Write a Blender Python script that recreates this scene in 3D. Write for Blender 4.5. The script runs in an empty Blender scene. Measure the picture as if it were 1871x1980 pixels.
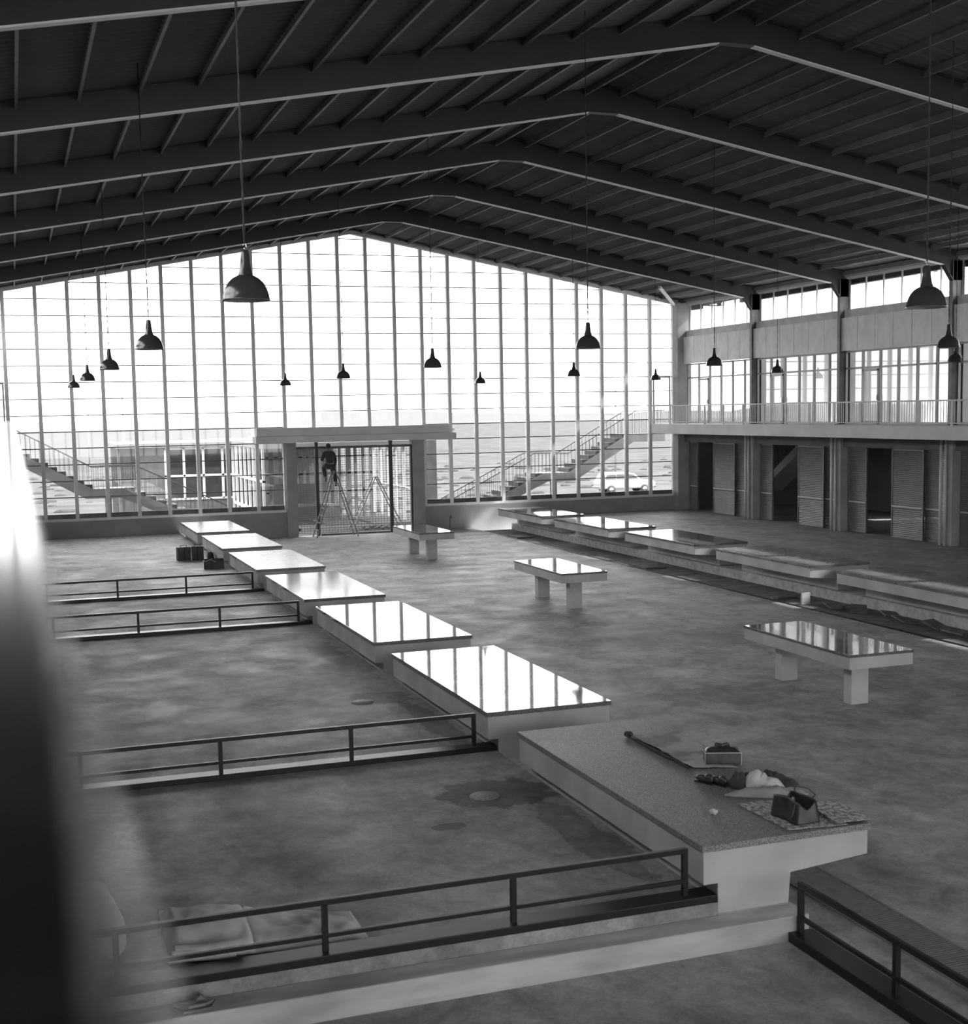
import bpy, math, random
from mathutils import Vector, Matrix, noise
random.seed(7)
C = bpy.context.scene.collection
# ------------------------------------------------------------------ camera, sky, sun, exposure
cam_d = bpy.data.cameras.new('camera'); cam = bpy.data.objects.new('camera', cam_d); C.objects.link(cam)
bpy.context.scene.camera = cam
R_ = Vector((0.94265, -0.333299, -0.017982)); U_ = Vector((0.050038, 0.087844, 0.994877)); F_ = Vector((0.330011, 0.93872, -0.099484))
m = Matrix.Identity(4)
for i in range(3):
    m[i][0] = R_[i]; m[i][1] = U_[i]; m[i][2] = -F_[i]
m[0][3], m[1][3], m[2][3] = 0, 0, 4.455
cam.matrix_world = m
cam_d.sensor_fit = 'HORIZONTAL'; cam_d.sensor_width = 56.0
cam_d.lens = 56.0 * 2562.55 / 1871.0
cam_d.shift_x = 0.45 / 1871.0; cam_d.shift_y = 59.27 / 1871.0
cam_d.clip_start = 0.02; cam_d.clip_end = 3000
cam_d.dof.use_dof = True; cam_d.dof.focus_distance = 30.0
cam_d.dof.aperture_fstop = cam_d.lens / 13.0
W = bpy.data.worlds.new('overcast_sky'); bpy.context.scene.world = W; W.use_nodes = True
nt = W.node_tree; nt.nodes.clear()
wo = nt.nodes.new('ShaderNodeOutputWorld'); bg = nt.nodes.new('ShaderNodeBackground')
tc = nt.nodes.new('ShaderNodeTexCoord'); sx = nt.nodes.new('ShaderNodeSeparateXYZ'); rp = nt.nodes.new('ShaderNodeValToRGB')
nt.links.new(tc.outputs['Generated'], sx.inputs[0]); nt.links.new(sx.outputs['Z'], rp.inputs[0])
rp.color_ramp.elements[0].position = 0.0; rp.color_ramp.elements[0].color = (.7, .7, .7, 1)
rp.color_ramp.elements[1].position = .16; rp.color_ramp.elements[1].color = (1, 1, 1, 1)
nt.links.new(rp.outputs[0], bg.inputs[0]); bg.inputs[1].default_value = 6.2
nt.links.new(bg.outputs[0], wo.inputs[0])
sun_d = bpy.data.lights.new('sun', 'SUN'); sun_d.energy = 8.0; sun_d.angle = math.radians(1.2)
sun = bpy.data.objects.new('sun', sun_d); C.objects.link(sun)
SUN = Vector((-1.168, .3, -1.0)).normalized()
sun.rotation_euler = SUN.to_track_quat('-Z', 'Y').to_euler()
sc = bpy.context.scene
sc.view_settings.view_transform = 'Standard'; sc.view_settings.look = 'None'
sc.view_settings.exposure = 0.2; sc.view_settings.gamma = 1.0; sc.view_settings.use_curve_mapping = False
sc.cycles.max_bounces = 8; sc.cycles.diffuse_bounces = 5; sc.cycles.glossy_bounces = 4; sc.cycles.transparent_max_bounces = 24
sc.cycles.sample_clamp_indirect = 6.0; sc.cycles.caustics_reflective = False; sc.cycles.caustics_refractive = False

# ------------------------------------------------------------------ materials
def mat(name, v, rough=.8, v2=None, scale=3.0, detail=6.0, stretch=(1, 1, 1), bump=0.0, spec=.5, metallic=0.0, lo=.35, hi=.65, coat=0.0):
    M = bpy.data.materials.new(name); M.use_nodes = True; n = M.node_tree; b = n.nodes['Principled BSDF']
    b.inputs['Base Color'].default_value = (v, v, v, 1); b.inputs['Roughness'].default_value = rough
    b.inputs['Specular IOR Level'].default_value = spec; b.inputs['Metallic'].default_value = metallic
    b.inputs['Coat Weight'].default_value = coat
    if v2 is None: v2 = v * 1.15
    t = n.nodes.new('ShaderNodeTexCoord'); mp = n.nodes.new('ShaderNodeMapping'); mp.inputs['Scale'].default_value = stretch
    nz = n.nodes.new('ShaderNodeTexNoise'); nz.inputs['Scale'].default_value = scale; nz.inputs['Detail'].default_value = detail
    r = n.nodes.new('ShaderNodeValToRGB')
    r.color_ramp.elements[0].position = lo; r.color_ramp.elements[0].color = (v, v, v, 1)
    r.color_ramp.elements[1].position = hi; r.color_ramp.elements[1].color = (v2, v2, v2, 1)
    n.links.new(t.outputs['Object'], mp.inputs[0]); n.links.new(mp.outputs[0], nz.inputs['Vector'])
    n.links.new(nz.outputs[0], r.inputs[0]); n.links.new(r.outputs[0], b.inputs['Base Color'])
    if bump:
        bp = n.nodes.new('ShaderNodeBump'); bp.inputs['Strength'].default_value = bump; bp.inputs['Distance'].default_value = .01
        n.links.new(nz.outputs[0], bp.inputs['Height']); n.links.new(bp.outputs[0], b.inputs['Normal'])
    return M
def floor_mat(name, lo, hi, stains=(), rough=.62, joints=False):
    M = bpy.data.materials.new(name); M.use_nodes = True; n = M.node_tree; b = n.nodes['Principled BSDF']; L = n.links
    t = n.nodes.new('ShaderNodeTexCoord'); O = t.outputs['Object']
    def nz(s, d, st, dist=0):
        mp = n.nodes.new('ShaderNodeMapping'); mp.inputs['Scale'].default_value = st
        a = n.nodes.new('ShaderNodeTexNoise'); a.inputs['Scale'].default_value = s; a.inputs['Detail'].default_value = d
        a.inputs['Distortion'].default_value = dist; a.inputs['Roughness'].default_value = .62
        L.new(O, mp.inputs[0]); L.new(mp.outputs[0], a.inputs['Vector']); return a.outputs[0]
    def mr(x, a0, a1, b0, b1):
        q = n.nodes.new('ShaderNodeMapRange'); q.inputs[1].default_value = a0; q.inputs[2].default_value = a1
        q.inputs[3].default_value = b0; q.inputs[4].default_value = b1; L.new(x, q.inputs[0]); return q.outputs[0]
    def mul(x, y):
        q = n.nodes.new('ShaderNodeMath'); q.operation = 'MULTIPLY'; L.new(x, q.inputs[0])
        if isinstance(y, float): q.inputs[1].default_value = y
        else: L.new(y, q.inputs[1])
        return q.outputs[0]
    big = mr(nz(.5, 6, (1, 1, 1), .4), .3, .7, lo, hi)
    mid = mul(mr(nz(1.6, 10, (1, .9, 1), .7), .3, .7, .66, 1.34), mr(nz(6.5, 8, (1, .8, 1), .5), .3, .7, .8, 1.22))
    fine = mr(nz(38, 5, (.7, 1, 1)), .3, .7, .84, 1.16)
    spk = mr(nz(6.5, 10, (1, .7, 1), 1.5), .66, .78, 1.0, 1.6)
    col = mul(mul(mul(big, mid), fine), spk)
    for (x, y, rx, ry, k) in stains:
        mp = n.nodes.new('ShaderNodeMapping'); mp.inputs['Location'].default_value = (-x / rx, -y / ry, 0)
        mp.inputs['Scale'].default_value = (1 / rx, 1 / ry, 0); L.new(O, mp.inputs[0])
        w = n.nodes.new('ShaderNodeVectorMath'); w.operation = 'LENGTH'; L.new(mp.outputs[0], w.inputs[0])
        ad = n.nodes.new('ShaderNodeMath'); ad.operation = 'ADD'; L.new(w.outputs['Value'], ad.inputs[0]); L.new(mr(nz(2.5, 4, (1, 1, 1)), .2, .8, -.45, .45), ad.inputs[1])
        col = mul(col, mr(ad.outputs[0], .93, 1.03, k, 1.0))
    L.new(col, b.inputs['Base Color'])
    L.new(mr(nz(1.2, 4, (1, 1, 1)), .3, .7, rough - .12, rough + .15), b.inputs['Roughness'])
    b.inputs['Specular IOR Level'].default_value = .35
    bp = n.nodes.new('ShaderNodeBump'); bp.inputs['Strength'].default_value = .25; bp.inputs['Distance'].default_value = .01
    L.new(nz(9, 8, (1, 1, 1)), bp.inputs['Height']); L.new(bp.outputs[0], b.inputs['Normal'])
    return M
def terrazzo(name, v, rough, wav=0.0):
    M = bpy.data.materials.new(name); M.use_nodes = True; n = M.node_tree; b = n.nodes['Principled BSDF']; L = n.links
    t = n.nodes.new('ShaderNodeTexCoord'); vo = n.nodes.new('ShaderNodeTexVoronoi'); vo.inputs['Scale'].default_value = 170
    L.new(t.outputs['Object'], vo.inputs['Vector'])
    r = n.nodes.new('ShaderNodeValToRGB'); r.color_ramp.elements[0].color = (v * .35,) * 3 + (1,); r.color_ramp.elements[1].color = (v * 2.3,) * 3 + (1,)
    sp = n.nodes.new('ShaderNodeSeparateColor'); L.new(vo.outputs['Color'], sp.inputs[0]); L.new(sp.outputs[0], r.inputs[0])
    nz = n.nodes.new('ShaderNodeTexNoise'); nz.inputs['Scale'].default_value = 1.6; nz.inputs['Detail'].default_value = 5; L.new(t.outputs['Object'], nz.inputs['Vector'])
    mr = n.nodes.new('ShaderNodeMapRange'); mr.inputs[3].default_value = rough * .8; mr.inputs[4].default_value = rough * 1.25; L.new(nz.outputs[0], mr.inputs[0])
    L.new(mr.outputs[0], b.inputs['Roughness'])
    mx = n.nodes.new('ShaderNodeMix'); mx.data_type = 'RGBA'; mx.blend_type = 'MULTIPLY'; mx.inputs[0].default_value = .5
    L.new(r.outputs[0], mx.inputs[6]); L.new(nz.outputs[0], mx.inputs[7]); L.new(mx.outputs[2], b.inputs['Base Color'])
    if wav:
        w2 = n.nodes.new('ShaderNodeTexNoise'); w2.inputs['Scale'].default_value = 2.0; w2.inputs['Detail'].default_value = 2; L.new(t.outputs['Object'], w2.inputs['Vector'])
        bp = n.nodes.new('ShaderNodeBump'); bp.inputs['Strength'].default_value = wav; bp.inputs['Distance'].default_value = .004
        L.new(w2.outputs[0], bp.inputs['Height']); L.new(bp.outputs[0], b.inputs['Normal'])
    return M
def glass_mat(name, tint=1.0, refl=1.0):
    M = bpy.data.materials.new(name); M.use_nodes = True; n = M.node_tree; n.nodes.clear(); L = n.links
    o = n.nodes.new('ShaderNodeOutputMaterial'); tr = n.nodes.new('ShaderNodeBsdfTransparent'); tr.inputs[0].default_value = (tint, tint, tint, 1)
    gl = n.nodes.new('ShaderNodeBsdfGlossy'); gl.inputs['Roughness'].default_value = .02; gl.inputs[0].default_value = (.9, .9, .9, 1)
    lw = n.nodes.new('ShaderNodeFresnel'); lw.inputs[0].default_value = 1.45
    nz = n.nodes.new('ShaderNodeTexNoise'); nz.inputs['Scale'].default_value = 3
    mu = n.nodes.new('ShaderNodeMath'); mu.operation = 'MULTIPLY'; mr = n.nodes.new('ShaderNodeMapRange'); mr.inputs[3].default_value = .8 * refl; mr.inputs[4].default_value = refl
    L.new(nz.outputs[0], mr.inputs[0]); L.new(lw.outputs[0], mu.inputs[0]); L.new(mr.outputs[0], mu.inputs[1])
    mx = n.nodes.new('ShaderNodeMixShader'); L.new(mu.outputs[0], mx.inputs[0]); L.new(tr.outputs[0], mx.inputs[1]); L.new(gl.outputs[0], mx.inputs[2]); L.new(mx.outputs[0], o.inputs[0])
    return M
M = dict(
    floor=floor_mat('worn_floor_concrete', .25, .38, stains=[(12.3, 22.5, 2.6, 1.0, .72), (10.2, 17.8, 1.2, .7, .7), (11.0, 37.8, .9, .8, .75), (13.6, 30.5, 2.2, .8, .85), (11.6, 15.8, .9, .5, .8), (9.3, 9.6, .3, .9, .8)]),
    platform=floor_mat('stained_platform_concrete', .22, .35, stains=[(4.75, 13.2, .62, .55, .5), (4.75, 18.4, .55, .4, .55), (5.05, 11.6, .25, 1.3, .62), (5.1, 16.6, .2, 1.3, .62), (3.9, 12.3, .16, .12, .6), (4.95, 22.5, .25, 1.4, .7)]),
    aisle=floor_mat('raised_aisle_concrete', .18, .28),
    curb=mat('light_curb_concrete', .38, .85, .58, 2.2, 8, (.6, 2.5, 2.5), .3),
    concrete=mat('smooth_counter_concrete', .42, .8, .54, 1.7, 7, bump=.08),
    canopy=mat('canopy_concrete', .60, .8, .70, 1.5, 7),
    concrete_side=mat('grey_concrete', .12, .85, .17, 1.5, 7, bump=.1),
    wallc=mat('plastered_low_wall', .28, .9, .35, 1.2, 6),
    polished=terrazzo('polished_terrazzo', .15, .045, .05),
    semi=terrazzo('honed_terrazzo', .15, .27, .05),
    mid=terrazzo('half_polished_terrazzo', .13, .12, .05),
    rough=terrazzo('unpolished_terrazzo', .22, .5),
    paint=mat('light_grey_frame_paint', .72, .6, .78, 4),
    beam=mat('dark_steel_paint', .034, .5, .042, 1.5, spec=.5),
    flange=mat('lit_flange_steel', .85, .4, .9, 2.5),  # same steel as the rafter webs; caught window light put into the pale colour
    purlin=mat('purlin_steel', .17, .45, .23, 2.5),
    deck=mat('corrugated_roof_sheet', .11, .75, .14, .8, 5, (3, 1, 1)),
    black=mat('black_rail_paint', .012, .38, .016, 6, spec=.35),
    lamp=mat('dark_lamp_enamel', .045, .18, .055, 3, spec=.6),
    lampin=mat('lamp_inner_enamel', .5, .4),
    cable=mat('cable_rubber', .03, .6),
    white=mat('white_plaster', .75, .8, .8, 2),
    fascia=mat('balcony_fascia_paint', .54, .75, .62, 1.2, 5),
    panel=mat('pale_board', .82, .85, .93, 2.2, 7, (1, 1.4, 1)),
    lintel=mat('lintel_concrete', .6, .85, .74, 2.5, 7),
    frame=mat('window_frame_paint', .5, .5, .56, 3),
    column=mat('concrete_column', .30, .85, .38, 1.6, 6),
    steelcol=mat('steel_column_paint', .07, .5, .14, 2),
    rail=mat('balustrade_paint', .55, .5, .62, 5),
    shutter=mat('louvre_metal', .17, .5, .21, 3),
    dark=mat('dark_shop_wall', .2, .9, .26, 1),
    handrail=mat('varnished_handrail', .012, .12, .018, 5, stretch=(8, 1, 8), spec=.6),
    glass=glass_mat('window_glass', 1.0, .9), frost=glass_mat('tinted_window_glass', .93, .25),
    grate=mat('drain_iron', .17, .5, .22, 8),
    wood=mat('ladder_wood', .22, .7, .30, 8, stretch=(1, 1, 1)),
    ground=mat('dry_ground', .06, .95, .10, .35, 12, lo=.3, hi=.7, spec=0.0), grass=mat('dry_grass', .05, .95, .07, 8, 4, spec=0.0),
    brick=mat('grey_brick', .13, .9, .17, 3, spec=0.0), annex=mat('annex_plaster', .16, .85, .18, 1, spec=0.0), hill=mat('hazy_hill', .105, .95, .11, .02, 4, spec=0.0),
    stairc=mat('stair_concrete', .22, .85, .27, 1.5, spec=0.0), step=mat('dark_step', .04, .8), thinrail=mat('stair_rail_steel', .06, .5),
    car=mat('pale_car_paint', .26, .25, .28, 1, coat=.4), tyre=mat('tyre_rubber', .03, .8), carglass=mat('car_window', .10, .1), chrome=mat('chrome', .6, .15, metallic=1.0),
    leather=mat('dark_leather', .028, .38, .05, 9, bump=.4), leather2=mat('worn_leather', .06, .5, .10, 9, bump=.4), strap=mat('pale_strap', .45, .6),
    darkcloth=mat('dark_wool', .04, .95, .06, 14), whitecloth=mat('white_cotton', .50, .9, .62, 10), greycloth=mat('grey_cotton', .30, .95, .36, 10),
    canvas=mat('stained_canvas', .55, .95, .8, 2.5, 9, bump=.6), canvas2=mat('pale_canvas', .55, .95, .75, 5, 9),
    skin=mat('skin', .16, .6), hair=mat('dark_hair', .012, .6), tile=mat('loose_tile', .10, .8, .16, 5), soil=mat('dusty_channel', .08, .95, .17, 3, 8),
    manhole=mat('manhole_iron', .22, .6, .36, 30), pole=mat('pole_wood', .20, .9), bale=mat('tote_fabric', .07, .8, .11, 6))
def news_mat(name, base, dk, s1, s2):
    X = bpy.data.materials.new(name); X.use_nodes = True; n = X.node_tree; b = n.nodes['Principled BSDF']; L = n.links
    t = n.nodes.new('ShaderNodeTexCoord'); mp = n.nodes.new('ShaderNodeMapping'); mp.inputs['Scale'].default_value = (s1, s2, 1)
    nz = n.nodes.new('ShaderNodeTexNoise'); nz.inputs['Scale'].default_value = 1; nz.inputs['Detail'].default_value = 6
    r = n.nodes.new('ShaderNodeValToRGB'); r.color_ramp.elements[0].position = .44; r.color_ramp.elements[0].color = (dk,) * 3 + (1,)
    r.color_ramp.elements[1].position = .56; r.color_ramp.elements[1].color = (base,) * 3 + (1,)
    L.new(t.outputs['Object'], mp.inputs[0]); L.new(mp.outputs[0], nz.inputs['Vector']); L.new(nz.outputs[0], r.inputs[0]); L.new(r.outputs[0], b.inputs['Base Color'])
    b.inputs['Roughness'].default_value = .85; return X
M['news'] = news_mat('printed_newspaper', .50, .2, 30, 18)
M['kraft'] = news_mat('stained_wrapping_paper', .46, .24, 2.2, 3)

# ------------------------------------------------------------------ mesh helpers
class MB:
    def __init__(s): s.v = []; s.f = []; s.sm = []
    def add(s, vs, fs, smooth=False):
        o = len(s.v); s.v += [tuple(x) for x in vs]; s.f += [tuple(i + o for i in f) for f in fs]; s.sm += [smooth] * len(fs); return s
    def box(s, x0, x1, y0, y1, z0, z1):
        return s.hexa([(x0, y0, z0), (x1, y0, z0), (x1, y1, z0), (x0, y1, z0), (x0, y0, z1), (x1, y0, z1), (x1, y1, z1), (x0, y1, z1)])
    def hexa(s, p): return s.add(p, [(3, 2, 1, 0), (4, 5, 6, 7), (0, 1, 5, 4), (1, 2, 6, 5), (2, 3, 7, 6), (3, 0, 4, 7)])
    def prism(s, prof, axis, c0, c1):
        n = len(prof)
        P = lambda a, b, c: {'X': (c, a, b), 'Y': (a, c, b), 'Z': (a, b, c)}[axis]
        vs = [P(a, b, c0) for a, b in prof] + [P(a, b, c1) for a, b in prof]
        fs = [tuple(range(n))[::-1], tuple(range(n, 2 * n))] + [(i, (i + 1) % n, n + (i + 1) % n, n + i) for i in range(n)]
        return s.add(vs, fs)
    def bar(s, p, q, w, h, up=(0, 0, 1)):
        p = Vector(p); q = Vector(q); d = (q - p).normalized(); u = Vector(up)
        if abs(d.dot(u)) > .98: u = Vector((0, 1, 0))
        r = d.cross(u).normalized() * (w / 2); u = r.cross(d).normalized() * (h / 2)
        return s.hexa([p - r - u, p + r - u, q + r - u, q - r - u, p - r + u, p + r + u, q + r + u, q - r + u])
    def tube(s, p, q, r, n=8, r2=None):
        p = Vector(p); q = Vector(q); d = (q - p).normalized(); u = Vector((0, 0, 1)) if abs(d.z) < .9 else Vector((1, 0, 0))
        a = d.cross(u).normalized(); b = a.cross(d).normalized(); r2 = r if r2 is None else r2
        vs = [p + (a * math.cos(t) + b * math.sin(t)) * r for t in [2 * math.pi * i / n for i in range(n)]] + [q + (a * math.cos(t) + b * math.sin(t)) * r2 for t in [2 * math.pi * i / n for i in range(n)]]
        return s.add(vs, [(i, (i + 1) % n, n + (i + 1) % n, n + i) for i in range(n)] + [tuple(range(n))[::-1], tuple(range(n, 2 * n))], n > 6)
    def path(s, pts, r, n=6):
        for a, b in zip(pts[:-1], pts[1:]): s.tube(a, b, r, n)
        return s
    def lathe(s, prof, c=(0, 0, 0), n=32):
        vs = []; fs = []
        for (r, z) in prof: vs += [(c[0] + r * math.cos(2 * math.pi * i / n), c[1] + r * math.sin(2 * math.pi * i / n), c[2] + z) for i in range(n)]
        for k in range(len(prof) - 1): fs += [(k * n + i, k * n + (i + 1) % n, (k + 1) * n + (i + 1) % n, (k + 1) * n + i) for i in range(n)]
        return s.add(vs, fs, True)
    def grid(s, fn, nu, nv, smooth=True):
        vs = [fn(i / nu, j / nv) for j in range(nv + 1) for i in range(nu + 1)]
        return s.add(vs, [(j * (nu + 1) + i, j * (nu + 1) + i + 1, (j + 1) * (nu + 1) + i + 1, (j + 1) * (nu + 1) + i) for j in range(nv) for i in range(nu)], smooth)
    def blob(s, c, r, n=12, amp=.0, seed=0, sq=1.0):
        vs = []; fs = []; c = Vector(c)
        for j in range(n + 1):
            th = math.pi * j / n
            for i in range(2 * n):
                ph = math.pi * i / n
                d = Vector((math.sin(th) * math.cos(ph), math.sin(th) * math.sin(ph), math.cos(th)))
                if sq != 1.0: d = Vector([math.copysign(abs(x) ** sq, x) for x in d])
                k = 1 + amp * noise.noise(d * 2.2 + Vector((seed, seed * 2, 0)))
                vs.append(c + Vector((d.x * r[0], d.y * r[1], d.z * r[2])) * k)
        m2 = 2 * n
        for j in range(n): fs += [(j * m2 + i, (j + 1) * m2 + i, (j + 1) * m2 + (i + 1) % m2, j * m2 + (i + 1) % m2) for i in range(m2)]
        return s.add(vs, fs, True)
    def build(s, name, mt, parent=None, origin=None, bevel=0, label=None, solid=0):
        me = bpy.data.meshes.new(name); org = Vector(origin) if origin else Vector((0, 0, 0))
        me.from_pydata([tuple(Vector(v) - org) for v in s.v], [], s.f); me.update()
        me.polygons.foreach_set('use_smooth', s.sm)
        me.materials.append(M[mt] if isinstance(mt, str) else mt)
        o = bpy.data.objects.new(name, me); C.objects.link(o)
        if parent: o.parent = parent
        if origin: o.location = org
        if bevel:
            b = o.modifiers.new('bevel', 'BEVEL'); b.width = bevel; b.segments = 2; b.limit_method = 'ANGLE'
        if solid:
            b = o.modifiers.new('thickness', 'SOLIDIFY'); b.thickness = solid; b.offset = 1
        if label: o['label'] = label
        return o
def tag(o, label, cat=None, group=None, kind=None):
    o['label'] = label
    if cat: o['category'] = cat
    if group: o['group'] = group
    if kind: o['kind'] = kind
    return o
def empty(name, loc=(0, 0, 0), rz=0):
    o = bpy.data.objects.new(name, None); C.objects.link(o); o.location = loc; o.rotation_euler = (0, 0, rz); o.empty_display_size = .1; return o
def dup(o, parent=None):
    c = o.copy(); C.objects.link(c)
    if parent: c.parent = parent
    for ch in list(o.children): dup(ch, c)
    return c
def struct(o, label=None):
    o['kind'] = 'structure'
    if label: o['label'] = label
    return o
ORD = ['nearest', 'second', 'third', 'fourth', 'fifth', 'sixth', 'farthest']

# ------------------------------------------------------------------ constants of the hall
CX = 11.84; X0 = -.157; S = 1.043; YE = 47.7; YB = -20.0
XL, XR = -1.7, 25.4
roofz = lambda x: 10.98 - .183 * abs(x - CX)           # underside of the roof line at the gables
RY = [47.35, 41.96, 36.58, 31.18, 25.78, 20.4, 15.0, 9.6, 4.2, -1.2, -6.6, -12.0, -17.4]   # portal frames
SUNK = .32

# ------------------------------------------------------------------ floors
fl = MB()
fl.add([(x, y, 0) for y in (YB, 9.24, YE) for x in (5.9, 16.24)], [(0, 1, 3, 2), (2, 3, 5, 4)])
fl.box(-1.7, 5.9, YB, 9.24, -.3, 0); fl.box(5.9, 16.24, YB, YE, -.3, -.001); fl.box(16.24, 17.5, YB, 13, -.3, 0)
struct(fl.build('floor', 'floor'), 'worn dark concrete floor of the market hall')
pf = MB(); pf.box(XL, 5.36, 9.5, YE, -.1, SUNK)
struct(pf.build('floor_platform', 'platform'), 'raised concrete platform on the left behind the low rails')
lg = MB(); lg.box(XL, 6.08, 9.24, 9.5, -.1, .21); lg.box(5.36, 6.08, 9.5, 46.6, -.1, .21)
struct(lg.build('trim_1', 'curb', bevel=.012), 'pale concrete step in front of the raised platform')
fr = MB(); fr.box(18.31, 31.2, YB, YE, -.1, .35)
struct(fr.build('floor_aisle', 'aisle'), 'raised floor of the right aisle')
lg2 = MB(); lg2.box(17.5, 18.31, 14.5, 46.6, -.1, .2)
struct(lg2.build('trim_2', 'curb', bevel=.012), 'concrete step under the right row of counters')
ch = MB(); ch.box(16.24, 17.5, 13, 46.6, -.3, -.03)
struct(ch.build('floor_channel', 'soil'), 'dusty unfinished drain channel beside the right row of counters')
ck = MB(); ck.box(16.16, 16.24, 13, 44.5, -.02, .012)
struct(ck.build('trim_3', 'black'), 'dark edging along the drain channel')

# ------------------------------------------------------------------ end wall
ew = MB()
ew.box(XL - .3, 9.2, 47.58, 47.95, -.5, .9); ew.box(14.38, XR + .3, 47.58, 47.95, -.5, .9)
struct(ew.build('wall_end', 'wallc'), 'low plastered wall under the tall end window')
jb = MB(); jb.box(9.18, 9.55, 47.35, 47.9, 0, 3.41); jb.box(13.95, 14.36, 47.35, 47.9, 0, 3.41)
jb.box(13.9, 13.96, 47.32, 47.5, 0, 3.41)
o = struct(jb.build('door_1', 'column'), 'wide entrance opening with concrete jambs'); DOOR = o
cp = MB(); cp.box(8.12, 15.3, 47.15, 48.3, 3.66, 3.95); struct(cp.build('trim_4', 'canopy', bevel=.01), 'concrete lintel over the entrance')
cp = MB(); cp.box(8.05, 15.5, 46.95, 48.5, 3.41, 3.655); struct(cp.build('trim_5', 'canopy', bevel=.01), 'concrete canopy slab over the entrance')
trz = [1.15 + .5625 * k for k in range(18)]
for i in range(-1, 24):
    xa, xb = X0 + i * S, X0 + (i + 1) * S
    overdoor = 9 <= i <= 13
    zb = 3.95 if overdoor else .9
    w = MB(); e = .062
    zm0 = .9 if i in (9, 14) else zb
    w.box(xa - e, xa + e, 47.56, 47.72, 3.95 if i in (9, 10, 11, 12, 13) else .9, roofz(xa) - .02)
    if i == 9: w.box(9.12, 9.23, 47.56, 47.72, .9, 3.41)
    if i == 23: w.box(xb - e, xb + .12, 47.56, 47.72, .9, roofz(xb) - .02)
    if not overdoor: w.box(xa + e, xb - e, 47.54, 47.72, .9, .985)
    fo = struct(w.build('window_%d' % (i + 2), 'paint'), 'tall bay of the gable window wall')
    if not overdoor:
        d = MB(); d.box(xa + e, xb - e, 47.66, 47.72, .985, 1.145); d.build('kick_panel', 'steelcol', fo)
    g = MB()
    for z in trz:
        if z < zb + .05 or (not overdoor and z < 1.2): continue
        mid = min(roofz(xa + e), roofz(xb - e))
        if z < mid - .05: g.box(xa + e, xb - e, 47.675, 47.695, z - .017, z + .017)
    if g.v: g.build('glazing_bars', 'thinrail', fo)
    p = MB(); zz = 3.95 if overdoor else 1.145
    za, zc = roofz(xa + e) - .1, roofz(xb - e) - .1
    if xa < CX < xb: pr = [(xa + e, zz), (xb - e, zz), (xb - e, zc), (CX, roofz(CX) - .1), (xa + e, za)]
    else: pr = [(xa + e, zz), (xb - e, zz), (xb - e, zc), (xa + e, za)]
    p.prism(pr, 'Y', 47.682, 47.688); p.build('pane', 'glass', fo)
gt = MB()
for sgn in (-1, 1):
    xe = XL if sgn < 0 else XR
    a = (CX, roofz(CX)); b = (xe, roofz(xe))
    gt.prism([(a[0], a[1] - .10), (b[0], b[1] - .10), (b[0], b[1] + .02), (a[0], a[1] + .02)], 'Y', 47.5, 47.78)
    gt.prism([(a[0], a[1] - .02), (b[0], b[1] - .02), (b[0], b[1] + .3), (a[0], a[1] + .3)], 'Y', 47.7, 47.9)
struct(gt.build('trim_6', 'paint'), 'sloping head rail of the gable window wall')
# upper door frames beside the window wall at gallery level
for nm, x0, x1, lb in (('door_2', -1.1, -.24, 'left gallery door frame'), ('door_3', 23.95, 24.72, 'right gallery door frame')):
    d = MB(); d.box(x0, x1, 47.58, 47.64, 5.6, 5.68); d.box(x0, x0 + .06, 47.58, 47.64, 3.8, 5.6); d.box(x1 - .06, x1, 47.58, 47.64, 3.8, 5.6)
    struct(d.build(nm, 'frame'), lb)

# ------------------------------------------------------------------ roof
dk = MB(); pitch = .2; Y0r, Y1r = YB, 48.4
ny = int((Y1r - Y0r) / pitch * 4)
for sgn, xe in ((-1, XL - .5), (1, XR + .3)):
    def fn(u, v, sgn=sgn, xe=xe):
        x = CX + (xe - CX) * u; y = Y0r + (Y1r - Y0r) * v
        return (x, y, roofz(x) + .12 + .022 * math.sin(2 * math.pi * y / pitch))
    dk.grid(fn, 6, ny)
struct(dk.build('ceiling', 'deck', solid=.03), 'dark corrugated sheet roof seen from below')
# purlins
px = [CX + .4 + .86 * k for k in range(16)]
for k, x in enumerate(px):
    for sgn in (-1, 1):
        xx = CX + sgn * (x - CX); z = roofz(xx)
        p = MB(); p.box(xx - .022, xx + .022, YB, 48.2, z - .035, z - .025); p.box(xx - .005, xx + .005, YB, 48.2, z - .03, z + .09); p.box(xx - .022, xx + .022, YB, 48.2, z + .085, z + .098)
        struct(p.build('roof_purlin', 'purlin'), 'thin steel purlin running under the roof sheets')
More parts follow.
